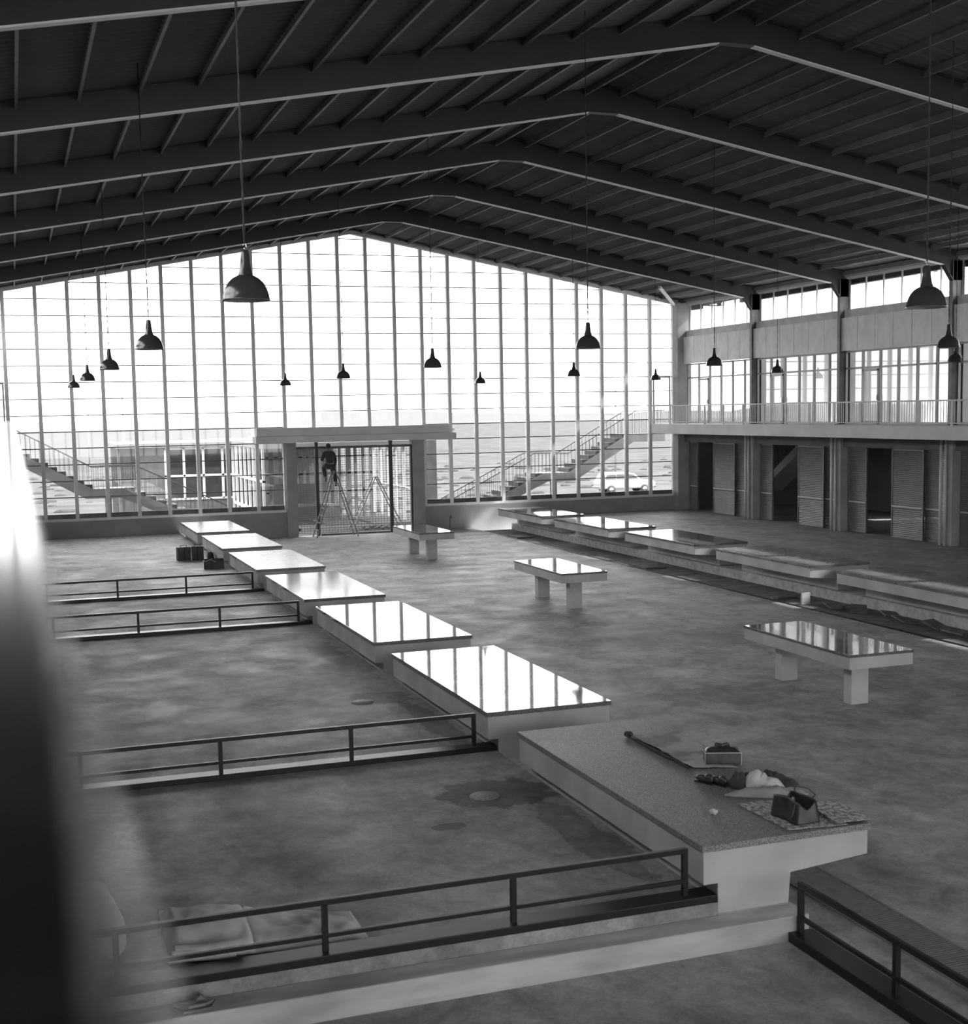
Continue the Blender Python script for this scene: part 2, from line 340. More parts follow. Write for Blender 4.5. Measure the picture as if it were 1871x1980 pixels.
# portal frames
def bz(x): return 10.54 - .18 * (abs(x - CX) - .33)
for k, y in enumerate(RY[1:]):
    web = MB(); fg = MB()
    for s in (-1, 1):
        xk = CX + s * 12.8; xc = CX + s * 13.16; X = lambda d: CX + s * d
        pr = [(X(0), 10.54), (X(.33), 10.54), (X(12.85), bz(X(12.85))), (X(13.16), 7.85), (X(13.56), 7.85), (X(13.56), roofz(X(13.56)) + .09), (X(0), roofz(CX) + .09)]
        if s < 0: pr = pr[::-1]
        web.prism(pr, 'Y', y - .012, y + .012)
        th = .024
        fg.prism([(X(.33), 10.54 - th), (X(12.85), bz(X(12.85)) - th), (X(12.85), bz(X(12.85))), (X(.33), 10.54)], 'Y', y - .065, y + .065)
        web.prism([(X(0), roofz(CX) + .07), (X(13.56), roofz(X(13.56)) + .07), (X(13.56), roofz(X(13.56)) + .09), (X(0), roofz(CX) + .09)], 'Y', y - .1, y + .1)
        web.prism([(X(12.85), bz(X(12.85)) - .02), (X(13.16), 7.83), (X(13.18), 7.85), (X(12.87), bz(X(12.85)))], 'Y', y - .08, y + .08)
    web.box(CX - .33, CX + .33, y - .10, y + .10, 10.53, 10.54)
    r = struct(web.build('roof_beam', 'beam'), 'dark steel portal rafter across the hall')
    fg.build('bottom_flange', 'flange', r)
br = MB(); br.bar((CX + 11.0, 44.8, roofz(CX + 11) - .1), (CX + 12.9, 47.3, 8.45), .09, .09); struct(br.build('roof_brace', 'flange'), 'short diagonal brace at the gable corner')

# ------------------------------------------------------------------ right side wall, both storeys
bays = list(zip(RY[:-1], RY[1:]))
nwin = 27
for k, y in enumerate(RY):
    c = MB()
    if k == 0:
        c.box(24.82, 25.42, 47.15, 47.6, .35, 8.5); struct(c.build('column', 'column', bevel=.01), 'concrete corner column beside the end window'); continue
    c.box(25.0, 25.36, y - .18, y + .18, .35, 3.417); struct(c.build('column', 'column', bevel=.01), 'ground floor concrete column of the shops')
    c = MB(); c.box(25.0, 25.02, y - .07, y + .07, 3.79, 8.4); c.box(25.02, 25.38, y - .012, y + .012, 3.79, 8.4); c.box(25.38, 25.40, y - .07, y + .07, 3.79, 8.4)
    struct(c.build('column', 'steelcol'), 'steel column of a portal frame above the balcony')
    pp = MB(); pp.tube((24.95, y + .25, .35), (24.95, y + .25, 3.417), .045, 12); pp.build('downpipe', 'rail', None)
    struct(bpy.context.scene.collection.objects[-1], 'pale downpipe in front of a shop column')
    pp = MB(); pp.tube((24.95, y + .05, .35), (24.95, y + .05, 3.417), .035, 12); pp.build('downpipe', 'rail', None)
    struct(bpy.context.scene.collection.objects[-1], 'pale downpipe in front of a shop column')
for b, (ya, yb) in enumerate(bays):
    hi = ya - (.2 if b else .05); lo = yb + .02
    hi = ya - .02 if b else 47.15
    n = 6; st = (hi - lo) / n
    l = MB(); l.box(25.2, 25.42, lo, hi, 7.17, 7.42); struct(l.build('trim_%d' % (7 + b), 'lintel', bevel=.008), 'concrete lintel beam under the clerestory windows')
    p = MB()
    for i in range(n): p.box(25.08, 25.14, lo + i * st + .028, lo + (i + 1) * st, 6.13, 7.17)
    p.box(25.14, 25.3, lo, hi, 6.15, 7.16)
    struct(p.build('wall_panel', 'panel'), 'pale boarded wall band between balcony windows and clerestory')
    # clerestory
    w = MB(); w.box(25.37, 25.40, lo, hi, 7.44, 7.455); w.box(25.27, 25.33, lo, hi, 8.40, 8.44)
    w.box(25.2, 25.4, lo, hi, 8.44, 8.62)
    for i in range(n + 1): yy = lo + i * st; w.box(25.36, 25.4, max(lo, yy - .018), min(hi, yy + .018), 7.44, 8.44)
    f = struct(w.build('window_%d' % nwin, 'frame'), 'clerestory window strip high on the right wall'); nwin += 1
    g = MB(); g.box(25.38, 25.386, lo, hi, 7.45, 8.42); g.build('pane', 'glass', f)
    # balcony windows
    w = MB(); w.box(25.26, 25.34, lo, hi, 6.07, 6.13); w.box(25.26, 25.34, lo, hi, 5.54, 5.60); w.box(25.26, 25.34, lo, hi, 3.79, 3.87)
    for i in range(n + 1): yy = lo + i * st; w.box(25.26, 25.34, max(lo, yy - .03), min(hi, yy + .03), 3.79, 6.1)
    f = struct(w.build('window_%d' % nwin, 'frame'), 'tall glazed front of a room on the balcony'); nwin += 1
    g = MB(); g.box(25.297, 25.303, lo, hi, 3.85, 6.08); g.build('pane', 'frost', f)
    dd = MB(); y1 = lo + (n - 1) * st - .03; y0 = lo + (n - 2) * st + .03
    dd.box(25.24, 25.28, y0, y0 + .07, 3.8, 5.52); dd.box(25.24, 25.28, y1 - .07, y1, 3.8, 5.52); dd.box(25.24, 25.28, y0, y1, 5.45, 5.53); dd.box(25.24, 25.28, y0, y1, 3.8, 3.9)
    dd = struct(dd.build('door_%d' % (4 + b), 'frame'), 'framed glass door onto the balcony')
    hh = MB(); hh.box(25.18, 25.24, y0 + .02, y0 + .05, 4.55, 4.7); hh.build('door_handle', 'chrome', dd)
    eo = MB()
    for i in range(8): eo.box(25.48, 25.5, lo, hi, 8.26 + i * .05, 8.28 + i * .05)
    eo.box(25.5, 25.7, yb - .1, ya + .1, 8.25, 8.8); struct(eo.build('roof_eave', 'deck'), 'ribbed eave board outside the clerestory')
    # partitions of the rooms
    q = MB(); q.box(25.42, 30.4, yb - .05, yb + .05, 3.79, 6.6); struct(q.build('wall_partition', 'white'), 'white partition between balcony rooms')
bk = MB()
for i in range(int((YE - YB) / .16)):
    y = YB + i * .16; bk.box(30.4, 30.46, y, y + .085, 5.84, 6.55)
bk.box(30.38, 30.5, YB, YE, 5.76, 5.84); bk.box(30.38, 30.5, YB, YE, 3.79, 4.3)
struct(bk.build('wall_back', 'white'), 'slatted back wall of the balcony rooms')
cl = MB(); cl.box(25.42, 31.4, YB, YE, 6.6, 6.8); struct(cl.build('ceiling_rooms', 'white'), 'ceiling of the balcony rooms')
# balcony slab
sl = MB(); sl.box(23.83, 31.2, YB, 47.55, 3.417, 3.794); struct(sl.build('floor_balcony', 'fascia', bevel=.01), 'balcony slab with a pale painted edge')
# shops
sw = MB(); sw.box(31.0, 31.2, YB, 38.5, .35, 3.417); sw.box(31.0, 31.2, 39.05, YE, .35, 3.417); sw.box(31.0, 31.2, 38.5, 39.05, 2.8, 3.417); sw.box(25.4, 31.2, YE - .1, YE, .35, 3.417)
struct(sw.build('wall_shops', 'dark'), 'dark rear wall of the ground floor shops')
lw = MB(); lw.box(25.1, 25.4, YB, 47.15, 3.07, 3.417); struct(lw.build('trim_40', 'concrete_side'), 'deep lintel over the louvred shop fronts')
def louvre(y0, y1, x, name, label, frame='rail'):
    t = tag(empty(name, (x, (y0 + y1) / 2, .36)), label, 'shutter' if 'door' not in name else 'door', 'louvred metal shop fronts under the balcony')
    ox, oy, oz = x, (y0 + y1) / 2, .36
    s = MB(); z = .03
    while z < 2.66:
        s.hexa([(-.018, y0 - oy + .02, z), (-.010, y0 - oy + .02, z - .006), (-.010, y1 - oy - .02, z - .006), (-.018, y1 - oy - .02, z), (.010, y0 - oy + .02, z + .044), (.018, y0 - oy + .02, z + .038), (.018, y1 - oy - .02, z + .038), (.010, y1 - oy - .02, z + .044)])
        z += .058
    s.build('louvre_slats', 'shutter', t)
    f = MB(); h = 2.7
    f.box(-.025, .025, y0 - oy, y0 - oy + .035, 0, h); f.box(-.025, .025, y1 - oy - .035, y1 - oy, 0, h); f.box(-.025, .025, y0 - oy, y1 - oy, h - .04, h); f.box(-.025, .025, y0 - oy, y1 - oy, 0, .04)
    f.build('frame', 'shutter', t)
    b = MB(); b.box(-.045, -.02, y0 - oy + .03, y1 - oy - .03, .94, .985); b.build('cross_bar', 'fascia', t, label='pale horizontal cross bar')
    e = MB(); e.box(-.03, .03, y0 - oy - .02, y0 - oy, 0, h + .02); e.build('edge_post', 'steelcol', t)
shopbays = [(47.0, 46.4, 44.98, 43.38, 42.2), (41.7, 40.93, 39.15, 37.62, 36.82), (36.36, 35.42, 34.0, 32.5, 31.42), (30.98, 30.1, 28.6, 27.2, 26.0)]
bn = ['the bay nearest the end window', 'the second bay from the end window', 'the third bay from the end window', 'the bay at the right edge']
for (a, b_, c_, d_, e_), nm in zip(shopbays, bn):
    louvre(b_, a, 25.3, 'louvred_screen', 'fixed louvred screen left of the open doorway in %s' % nm)
    louvre(d_, c_, 25.2, 'louvred_door', 'sliding louvred door pushed half open in %s' % nm)
    louvre(e_, d_ + .02, 25.3, 'louvred_screen', 'fixed louvred screen right of the sliding door in %s' % nm)
# interior stair glimpsed through the second shop doorway
st = MB()
st.prism([(44.0, 3.2), (47.2, 1.3), (47.2, .95), (44.0, 2.85)], 'X', 28.6, 29.6)
s_ = tag(st.build('inner_staircase', 'white'), 'pale staircase inside the second louvred shop', 'staircase')
hr = MB(); hr.path([(28.6, 44.0, 3.9), (28.6, 47.2, 2.0)], .025)
for i in range(6): y = 44.2 + i * .55; hr.tube((28.6, y, 3.1 - .594 * (y - 44.2)), (28.6, y, 3.78 - .594 * (y - 44.2)), .015)
hr.build('handrail', 'thinrail', s_)

# balustrade of the balcony
bal = tag(empty('balcony_balustrade', (23.88, 38, 3.794)), 'light metal balustrade with thin upright bars along the right balcony', 'railing')
def in_par(mb, name, mt, par, **k):
    o = mb.build(name, mt, None, **k); o.parent = par; o.matrix_parent_inverse = par.matrix_basis.inverted() if False else Matrix.Translation(-par.location); return o
h = MB(); h.box(23.85, 23.91, 9.0, 47.5, 4.475, 4.515); in_par(h, 'handrail', 'rail', bal)
h = MB(); h.box(23.86, 23.90, 9.0, 47.5, 3.86, 3.885); in_par(h, 'bottom_rail', 'rail', bal)
yy = 47.38
posts = []
while yy > 9: posts.append(yy); yy -= 1.362
for y in posts:
    p = MB(); p.box(23.86, 23.91, y - .03, y + .03, 3.79, 4.48); in_par(p, 'post', 'rail', bal)
ys = []; y = 47.3
while y > 9.1:
    if min(abs(y - q) for q in posts) > .05: ys.append(y)
    y -= .113
ys.sort(); vis = [y for y in ys if y > 29.0]
one = vis[:100]; rest = [y for y in ys if y not in one]
base_b = None
for y in one:
    if base_b is None:
        p = MB(); p.box(23.874, 23.889, -.0075, .0075, 3.88, 4.478); base_b = p.build('baluster', 'rail', None); base_b.parent = bal
        base_b.matrix_parent_inverse = Matrix.Translation(-Vector(bal.location)); base_b.location = (0, y, 0)
    else:
        c = base_b.copy(); C.objects.link(c); c.location = (0, y, 0)
p = MB()
for y in rest: p.box(23.874, 23.889, y - .0075, y + .0075, 3.88, 4.478)
o = in_par(p, 'baluster_row', 'rail', bal); o['kind'] = 'stuff'

# ------------------------------------------------------------------ left gallery, the rail beside the camera, left wall
HR = .066
lgd = MB(); lgd.box(XL, -.22, YB, 47.55, 3.417, 3.794); struct(lgd.build('floor_gallery', 'fascia'), 'left gallery slab')
gr = tag(empty('gallery_handrail', (-.1, 20, 3.794)), 'out of focus handrail in the left foreground, bright far off and dark close by', 'railing')
g = MB(); zt = 4.455 - HR
g.prism([(-.215, zt - .05), (.008, zt - .05), (.0125, zt - .042), (.0125, zt - .006), (.008, zt), (-.215, zt)], 'Y', -1.5, 47.4); in_par(g, 'handrail', 'handrail', gr)
for i in range(10):
    p = MB(); y = 1.6 + i * 5.0; p.box(-.14, -.09, y - .025, y + .025, 3.79, zt - .05); in_par(p, 'post', 'rail', gr)
p = MB(); p.box(-.13, -.10, -1.5, 47.4, 3.87, 3.90); in_par(p, 'bottom_rail', 'rail', gr)
wl = MB(); wl.box(XL - .25, XL, YB, YE, 0, 6.9); wl.box(XL - .25, XL, YB, YE, 8.34, 8.8)
for i in range(75): y = YB + .45 + i * .9; wl.box(XL - .2, XL - .1, y - .03, y + .03, 6.9, 8.34)
for y in RY: wl.box(XL - .25, XL, y - .15, y + .15, 6.9, 8.34)
struct(wl.build('wall_left', 'concrete_side'), 'left side wall behind the gallery')
# wall behind the camera: the same tall window wall, seen by nobody but letting the daylight in
wf = MB()
wf.box(XL - .3, XR + 5.8, YB - .3, YB, 0, .9)
for i in range(-1, 25): wf.box(X0 + i * S - .055, X0 + i * S + .055, YB - .16, YB, .9, roofz(X0 + i * S))
struct(wf.build('wall_front', 'wallc'), 'front window wall behind the viewpoint')

# ------------------------------------------------------------------ left row of counters
def counter(mirror, top_mt, loc, label, L=4.32, w=1.655):
    t = tag(empty('market_counter', loc), label, 'counter', 'counters in the right row' if mirror else 'counters in the left row')
    s = -1 if mirror else 1
    def P(pr): return [(s * a, b) for a, b in (pr if s > 0 else pr)][::s]
    e = MB(); e.prism(P([(0, .755), (w, .755), (w, .812), (0, .812)]), 'Y', 0, L); e.build('terrazzo_top', top_mt, t, bevel=.004)
    e = MB(); e.prism(P([(.02, .47), (.155, .47), (.155, .205), (.84, .205), (.86, .47), (w - .02, .535), (w - .02, .755), (.02, .755)]), 'Y', .02, L - .02)
    e.build('concrete_body', 'concrete', t, bevel=.006)
    return t
TY = [9.51, 14.85, 20.2, 25.54, 31.0, 36.4, 41.8]
tm = ['rough', 'polished', 'polished', 'mid', 'semi', 'semi', 'semi']
tl = ['nearest counter of the left row, rough speckled top with bags and clothes on it',
      'second nearest counter of the left row, mirror-bright polished top with the longest reflections',
      'third counter of the left row, bright polished top beyond the second low rail',
      'fourth counter of the left row, polished top half dull and half bright',
      'fifth counter of the left row, grey top right of the farthest low rail',
      'sixth counter of the left row, grey top beside the tote bag on the floor',
      'farthest counter of the left row, closest to the end window wall']
for y, a, b in zip(TY, tm, tl): counter(False, a, (5.22, y, 0), b)
RYc = [41.95, 36.5, 31.08, 25.68, 20.36]
rl = ['farthest counter of the right row, its corner beside the low end wall',
      'second farthest counter of the right row, white reflections across its whole top',
      'middle counter of the right row, top bright at the far end and grey nearer',
      'fourth counter of the right row, sunlit stripe along its left edge',
      'nearest counter of the right row, cut off by the right edge of the picture']
for y, b, mt_ in zip(RYc, rl, ('polished', 'polished', 'mid', 'semi', 'semi')): counter(True, mt_, (18.45, y, 0), b, 4.3, 1.62)

# middle tables
def mtable(loc, label):
    t = tag(empty('display_table', loc), label, 'table', 'free-standing tables down the middle of the hall')
    e = MB(); e.box(0, 1.1, 0, 2.93, .83, .872); e.build('terrazzo_top', 'polished', t, bevel=.003)
    e = MB(); e.box(.008, 1.092, .01, 2.92, .655, .83); e.build('concrete_slab', 'concrete', t, bevel=.005)
    for y in (.55, 2.45):
        e = MB(); e.box(.42, .72, y, y + .2, 0, .6); e.prism([(.42, .6), (.72, .6), (.76, .655), (.38, .655)], 'Y', y, y + .2); e.build('leg', 'concrete', t, bevel=.006)
    return t
mtable((11.1, 15.9, 0), 'nearest free-standing table on two legs, top mirroring the balcony')
mtable((11.1, 26.5, 0), 'middle free-standing table on two legs, top shining white')
mtable((11.12, 37.36, 0), 'farthest free-standing table on two legs, in front of the entrance')

# ------------------------------------------------------------------ low black rails on the platform
def lowrail(y, label, x1=5.1, n=5):
    t = tag(empty('low_rail', (x1, y, SUNK)), label, 'railing', 'low black rails across the platform')
    k = MB(); k.box(-6.7, .26, -.1, .12, 0, .065); k.build('curb_beam', 'black', t, bevel=.006)
    r = MB(); r.box(-6.7, .024, -.024, .024, .425, .47); r.build('top_rail', 'black', t, bevel=.005)
    r = MB(); r.box(-6.7, -.02, -.018, .018, .165, .20); r.build('middle_rail', 'black', t, bevel=.004)
    for i in range(n):
        p = MB(); x = -1.53 * i; p.box(x - .022, x + .022, -.022, .022, .06, .43); p.build('post', 'black', t)
lowrail(9.6, 'nearest low black rail, crossing in front of the folded tarpaulin')
lowrail(15.0, 'second nearest low black rail, ending beside the second counter')
lowrail(25.6, 'third low black rail, ending beside the fourth counter')
lowrail(30.9, 'farthest low black rail, ending beside the fifth counter')
# rail and kerb running toward the viewer at lower right
t = tag(empty('low_rail', (5.97, 9.2, 0)), 'low black rail at lower right running toward the viewer beside the drain grate', 'railing')
k = MB(); k.box(-.1, .13, -7, .03, 0, .085); k.build('curb_beam', 'black', t, bevel=.006)
r = MB(); r.box(-.024, .024, -7, .024, .465, .51); r.build('top_rail', 'black', t, bevel=.005)
r = MB(); r.box(-.018, .018, -7, -.02, .19, .225); r.build('middle_rail', 'black', t, bevel=.004)
for i in range(5):
    p = MB(); y = -1.27 * i; p.box(-.022, .022, y - .022, y + .022, .08, .47); p.build('post', 'black', t)
# drain grate
t = tag(empty('drain_grate', (6.9, 9, 0)), 'long slotted iron drain grate set in the floor at lower right', 'grate')
g = MB()
for i in range(230): y = 1.9 - i * .035; g.box(-.27, .18, y, y + .014, .004, .014)
g.build('grate_bars', 'grate', t)
g = MB(); g.box(-.29, -.265, -6.2, 1.95, 0, .016); g.box(.175, .20, -6.2, 1.95, 0, .016); g.build('grate_frame', 'grate', t)
g = MB(); g.box(-.27, .18, -6.2, 1.95, .0005, .002); g.build('pit_shade_sheet', 'black', t)  # thin black sheet on the floor, painting the shade between the bars
# manholes
for x, y, r, lb in ((4.58, 13.15, .165, 'round manhole cover in a dark wet stain on the near platform'), (4.52, 18.22, .16, 'round manhole cover in a damp patch beyond the second low rail')):
    g = MB(); g.lathe([(0.0001, .012), (r * .9, .012), (r * .93, .006), (r * .97, .012), (r, .0)], (x, y, SUNK), 32); tag(g.build('manhole_cover', 'manhole'), lb, 'manhole cover')

# ------------------------------------------------------------------ pendant lamps
def lamp(x, y, label, z=5.37, first=[]):
    if not first:
        t = empty('pendant_lamp', (0, 0, 0)); g = MB()
        prof = [(.194, .0), (.197, .006), (.192, .014), (.186, .05), (.170, .10), (.145, .145), (.112, .178), (.078, .198), (.056, .207)]
        g.lathe(prof); g.build('lamp_shade', 'lamp', t)
        g = MB(); g.lathe([(.192, .003), (.181, .05), (.165, .098), (.140, .142), (.108, .173), (.05, .200), (.001, .2)]); g.build('shade_lining', 'lampin', t, label='paler inner face of the shade')
        g = MB(); g.lathe([(.062, .200), (.060, .215), (.050, .24), (.040, .31), (.033, .385), (.028, .405), (.001, .41)]); g.build('lamp_neck', 'lamp', t)
        g = MB(); g.lathe([(.001, .07), (.03, .085), (.035, .11), (.02, .15), (.018, .2)], n=16); g.build('bulb', 'lampin', t)
        g = MB(); g.tube((0, 0, .405), (0, 0, .43), .006); g.path([(.012, 0, .43), (.014, 0, .445), (0, 0, .46), (-.012, 0, .445), (-.01, 0, .43)], .003, 5); g.build('hook', 'chrome', t)
        first.append(t)
    else:
        t = dup(first[0])
    t.location = (x, y, z); tag(t, label, 'lamp', 'pendant lamps hanging in rows')
    top = roofz(x) + .115 - z
    g = MB(); nseg = 26
    for off in (0, math.pi):
        pts = [(.007 * math.sin(i * 1.9 + off), .007 * math.cos(i * 1.9 + off), .445 + (top - .445) * i / nseg) for i in range(nseg + 1)]
        g.path(pts, .0045, 4)
    g.build('cable', 'cable', t)
rows = {1.83: (['nearest', 'second', 'third', 'fourth', 'farthest'], 'left row'), 8.45: (['nearest', 'second', 'third', 'fourth', 'farthest'], 'left-centre row'), 15.2: (None, 'right-centre row'), 21.9: (None, 'right row by the balcony')}
LY = [10.9, 19.0, 27.1, 35.2, 43.3]
desc = {(1.83, 0): 'largest-looking dark pendant lamp at left, hanging low over the window wall', (1.83, 1): 'second pendant lamp of the left row, just left below the largest one',
        (1.83, 2): 'third pendant lamp of the left row, overlapping a mullion', (1.83, 3): 'fourth pendant lamp of the left row, small, between two mullions', (1.83, 4): 'smallest farthest pendant lamp of the left row',
        (8.45, 0): 'large pendant lamp at the far right of the picture, hanging before the clerestory', (8.45, 1): 'medium pendant lamp in front of the right half of the window wall',
        (8.45, 2): 'pendant lamp right above the entrance canopy', (8.45, 3): 'small pendant lamp above the middle of the entrance canopy', (8.45, 4): 'smallest pendant lamp above the left end of the entrance canopy',
        (15.2, 1): 'pendant lamp at the right edge directly under the large one', (15.2, 2): 'pendant lamp in front of the first pale wall panel above the balcony', (15.2, 3): 'small pendant lamp over the outside staircase', (15.2, 4): 'tiny pendant lamp right of the entrance canopy',
        (21.9, 2): 'pendant lamp cut by the right edge with a light shining rim', (21.9, 3): 'pendant lamp in front of the second balcony window', (21.9, 4): 'tiny pendant lamp close to the corner column'}
for (x, i), lb in desc.items(): lamp(x, LY[i], lb, 5.37 if x < 20 else 5.42)

# ------------------------------------------------------------------ entrance: posts, mesh gates
hp = MB(); hp.box(9.56, 13.9, 47.44, 47.52, 3.16, 3.25)
t = tag(empty('entrance_gate', (11.7, 47.45, 0)), 'wire mesh gate with dark posts closing the entrance', 'gate')
in_par(hp, 'header_rail', 'steelcol', t)
for x, w in ((10.3, .055), (13.08, .06), (13.88, .04)):
    p = MB(); p.box(x - w, x + w, 47.38, 47.5, 0, 3.4 if x < 13.5 else 3.2); p.box(x - .2, x + .2, 47.4, 47.43, 2.84, 2.87); in_par(p, 'post', 'beam', t)
for xa, xb in ((9.57, 10.23), (10.37, 13.0), (13.15, 13.83)):
    g = MB(); z = .1
    while z < 3.15: g.box(xa, xb, 47.44, 47.452, z - .006, z + .006); z += .085
    x = xa
    while x < xb + .01: g.box(x - .005, x + .005, 47.44, 47.452, .1, 3.15); x += .11
    in_par(g, 'wire_mesh', 'shutter', t)
b = MB(); b.box(10.4, 13.0, 47.4, 47.5, .0, .06); in_par(b, 'bottom_rail', 'steelcol', t)

# ladders
def ladder(loc, half, H, label, wb=.34, wt=.16, n=9):
    t = tag(empty('step_ladder', loc), label, 'ladder')
    for s in (-1, 1):
        fr = MB(); rg = MB()
        for q in (-1, 1): fr.bar((s * half, q * wb, 0), (s * .03, q * wt, H), .035, .055, (0, 1, 0))
        for i in range(1, n):
            k = i / n; x = s * (half + (.03 - half) * k); wv = wb + (wt - wb) * k; rg.bar((x, -wv, H * k), (x, wv, H * k), .04, .03)
        o = fr.build('ladder_frame', 'wood', t); rg.build('rungs', 'wood', o)
    p = MB(); p.box(-.06, .06, -wt - .03, wt + .03, H - .02, H + .02); p.build('hinge_top', 'wood', t)
    r = MB(); r.bar((-half * .7, 0, H * .3), (half * .7, 0, H * .3), .012, .012); r.build('spreader', 'cable', t)
ladder((10.8, 46.85, 0), .76, 2.36, 'tall wooden step ladder under the man at the gate')
ladder((13.05, 49.6, 0), 1.0, 1.98, 'shorter wooden step ladder standing outside the mesh gate')

# ------------------------------------------------------------------ man on the ladder (seen from behind)
def skinned(name, mt, verts, edges, radii, parent=None, root=0, lv=2):
    me = bpy.data.meshes.new(name); me.from_pydata(verts, edges, []); me.materials.append(M[mt])
    o = bpy.data.objects.new(name, me); C.objects.link(o)
    if parent: o.parent = parent
    sk = o.modifiers.new('skin', 'SKIN'); sk.use_smooth_shade = True
    if not me.skin_vertices: pass
    for i, r in enumerate(radii):
        sv = me.skin_vertices[0].data[i] if me.skin_vertices else None
        if sv: sv.radius = (r, r) if not isinstance(r, tuple) else r; sv.use_root = (i == root)
    s = o.modifiers.new('smooth', 'SUBSURF'); s.levels = lv; s.render_levels = lv
    return o
def chain(spec):
    V = []; E = []; Rr = []; idx = {}
    for nm, par, co, r in spec:
        idx[nm] = len(V); V.append(co); Rr.append(r)
        if par is not None: E.append((idx[par], idx[nm]))
    return V, E, Rr
man = tag(empty('person', (10.66, 46.83, 2.36)), 'man in dark work clothes seen from behind, perched on top of the tall ladder', 'person')
def hand(spec, pre, par, o, d, up):
    o = Vector(o); d = Vector(d).normalized(); up = Vector(up).normalized(); sd = d.cross(up).normalized()
    spec.append((pre + 'palm', par, tuple(o + d * .05), (.028, .016)))
    for i, (k, L) in enumerate(((-.027, .062), (-.009, .072), (.009, .068), (.026, .052))):
        b = o + d * .085 + sd * k
        spec.append((pre + 'f%d0' % i, pre + 'palm', tuple(b), .009)); spec.append((pre + 'f%d1' % i, pre + 'f%d0' % i, tuple(b + d * L * .55 - up * .008), .0085)); spec.append((pre + 'f%d2' % i, pre + 'f%d1' % i, tuple(b + d * L * .9 - up * .03), .0075))
    b = o + d * .03 - sd * .035
    spec.append((pre + 't0', pre + 'palm', tuple(b), .01)); spec.append((pre + 't1', pre + 't0', tuple(b + d * .03 - sd * .02), .009))
body = [('pelvis', None, (0, -.02, .24), (.13, .10)), ('waist', 'pelvis', (.0, -.02, .37), (.125, .09)), ('chest', 'waist', (-.02, .02, .55), (.155, .105)), ('collar', 'chest', (-.03, .04, .68), (.10, .075)),
        ('neck', 'collar', (-.03, .05, .76), .052), ('skull0', 'neck', (-.03, .07, .83), (.064, .075)), ('skull', 'skull0', (-.03, .075, .90), (.070, .085)), ('crown', 'skull', (-.03, .07, .965), (.05, .06)),
        ('shL', 'collar', (-.17, .03, .65), .06), ('elL', 'shL', (-.27, .10, .42), .043), ('wrL', 'elL', (-.16, .32, .42), .028),
        ('shR', 'collar', (.13, .04, .65), .06), ('elR', 'shR', (.22, .04, .40), .043), ('wrR', 'elR', (.20, .20, .22), .028),
        ('hipL', 'pelvis', (-.10, .0, .20), .088), ('knL', 'hipL', (-.17, .33, .14), .062), ('anL', 'knL', (-.10, .28, -.27), .042), ('toL', 'anL', (-.10, .42, -.33), .036),
        ('hipR', 'pelvis', (.10, .0, .18), .088), ('knR', 'hipR', (.17, .10, -.10), .064), ('anR', 'knR', (.20, -.02, -.44), .044), ('toR', 'anR', (.20, .11, -.50), .037)]
hand(body, 'L', 'wrL', (-.13, .36, .425), (.35, .9, .1), (0, 0, 1)); hand(body, 'R', 'wrR', (.195, .25, .19), (-.1, .8, -.4), (0, .4, 1))
V, E, Rr = chain(body); skinned('body', 'skin', V, E, Rr, man)
f = MB(); f.blob((-.03, .15, .885), (.012, .018, .016), 8); f.blob((-.104, .075, .89), (.010, .018, .026), 8); f.blob((.044, .075, .89), (.010, .018, .026), 8); f.blob((-.055, .143, .905), (.011, .008, .007), 8); f.blob((-.005, .143, .905), (.011, .008, .007), 8); f.blob((-.03, .145, .852), (.022, .010, .007), 8)
f.build('face_and_ears', 'skin', man)
f = MB(); f.blob((-.03, .055, .925), (.083, .092, .078), 14, .12); f.blob((-.03, .035, .885), (.076, .075, .07), 14, .1); f.build('hair', 'hair', man)
ja = [('w', None, (0, -.02, .26), (.155, .125)), ('m', 'w', (0, -.02, .40), (.15, .115)), ('c', 'm', (-.02, .02, .56), (.18, .128)), ('k', 'c', (-.03, .04, .69), (.115, .09)), ('k2', 'k', (-.03, .045, .735), .066),
      ('sL', 'k', (-.175, .03, .655), .078), ('eL', 'sL', (-.275, .10, .42), .062), ('hL', 'eL', (-.175, .30, .42), .046), ('sR', 'k', (.135, .04, .655), .078), ('eR', 'sR', (.225, .04, .40), .062), ('hR', 'eR', (.203, .18, .24), .046)]
V, E, Rr = chain(ja); skinned('jacket', 'darkcloth', V, E, Rr, man)
tr = [('p', None, (0, -.02, .24), (.145, .12)), ('hL', 'p', (-.10, .0, .20), .105), ('kL', 'hL', (-.17, .33, .14), .082), ('aL', 'kL', (-.11, .285, -.22), .062), ('hR', 'p', (.10, .0, .18), .105), ('kR', 'hR', (.17, .10, -.10), .084), ('aR', 'kR', (.197, -.01, -.39), .064)]
V, E, Rr = chain(tr); skinned('trousers', 'darkcloth', V, E, Rr, man)
f = MB(); f.blob((-.10, .34, -.335), (.045, .115, .04), 8); f.build('shoe', 'leather', man)
f = MB(); f.blob((.20, .04, -.505), (.045, .115, .04), 8); f.build('shoe', 'leather', man)

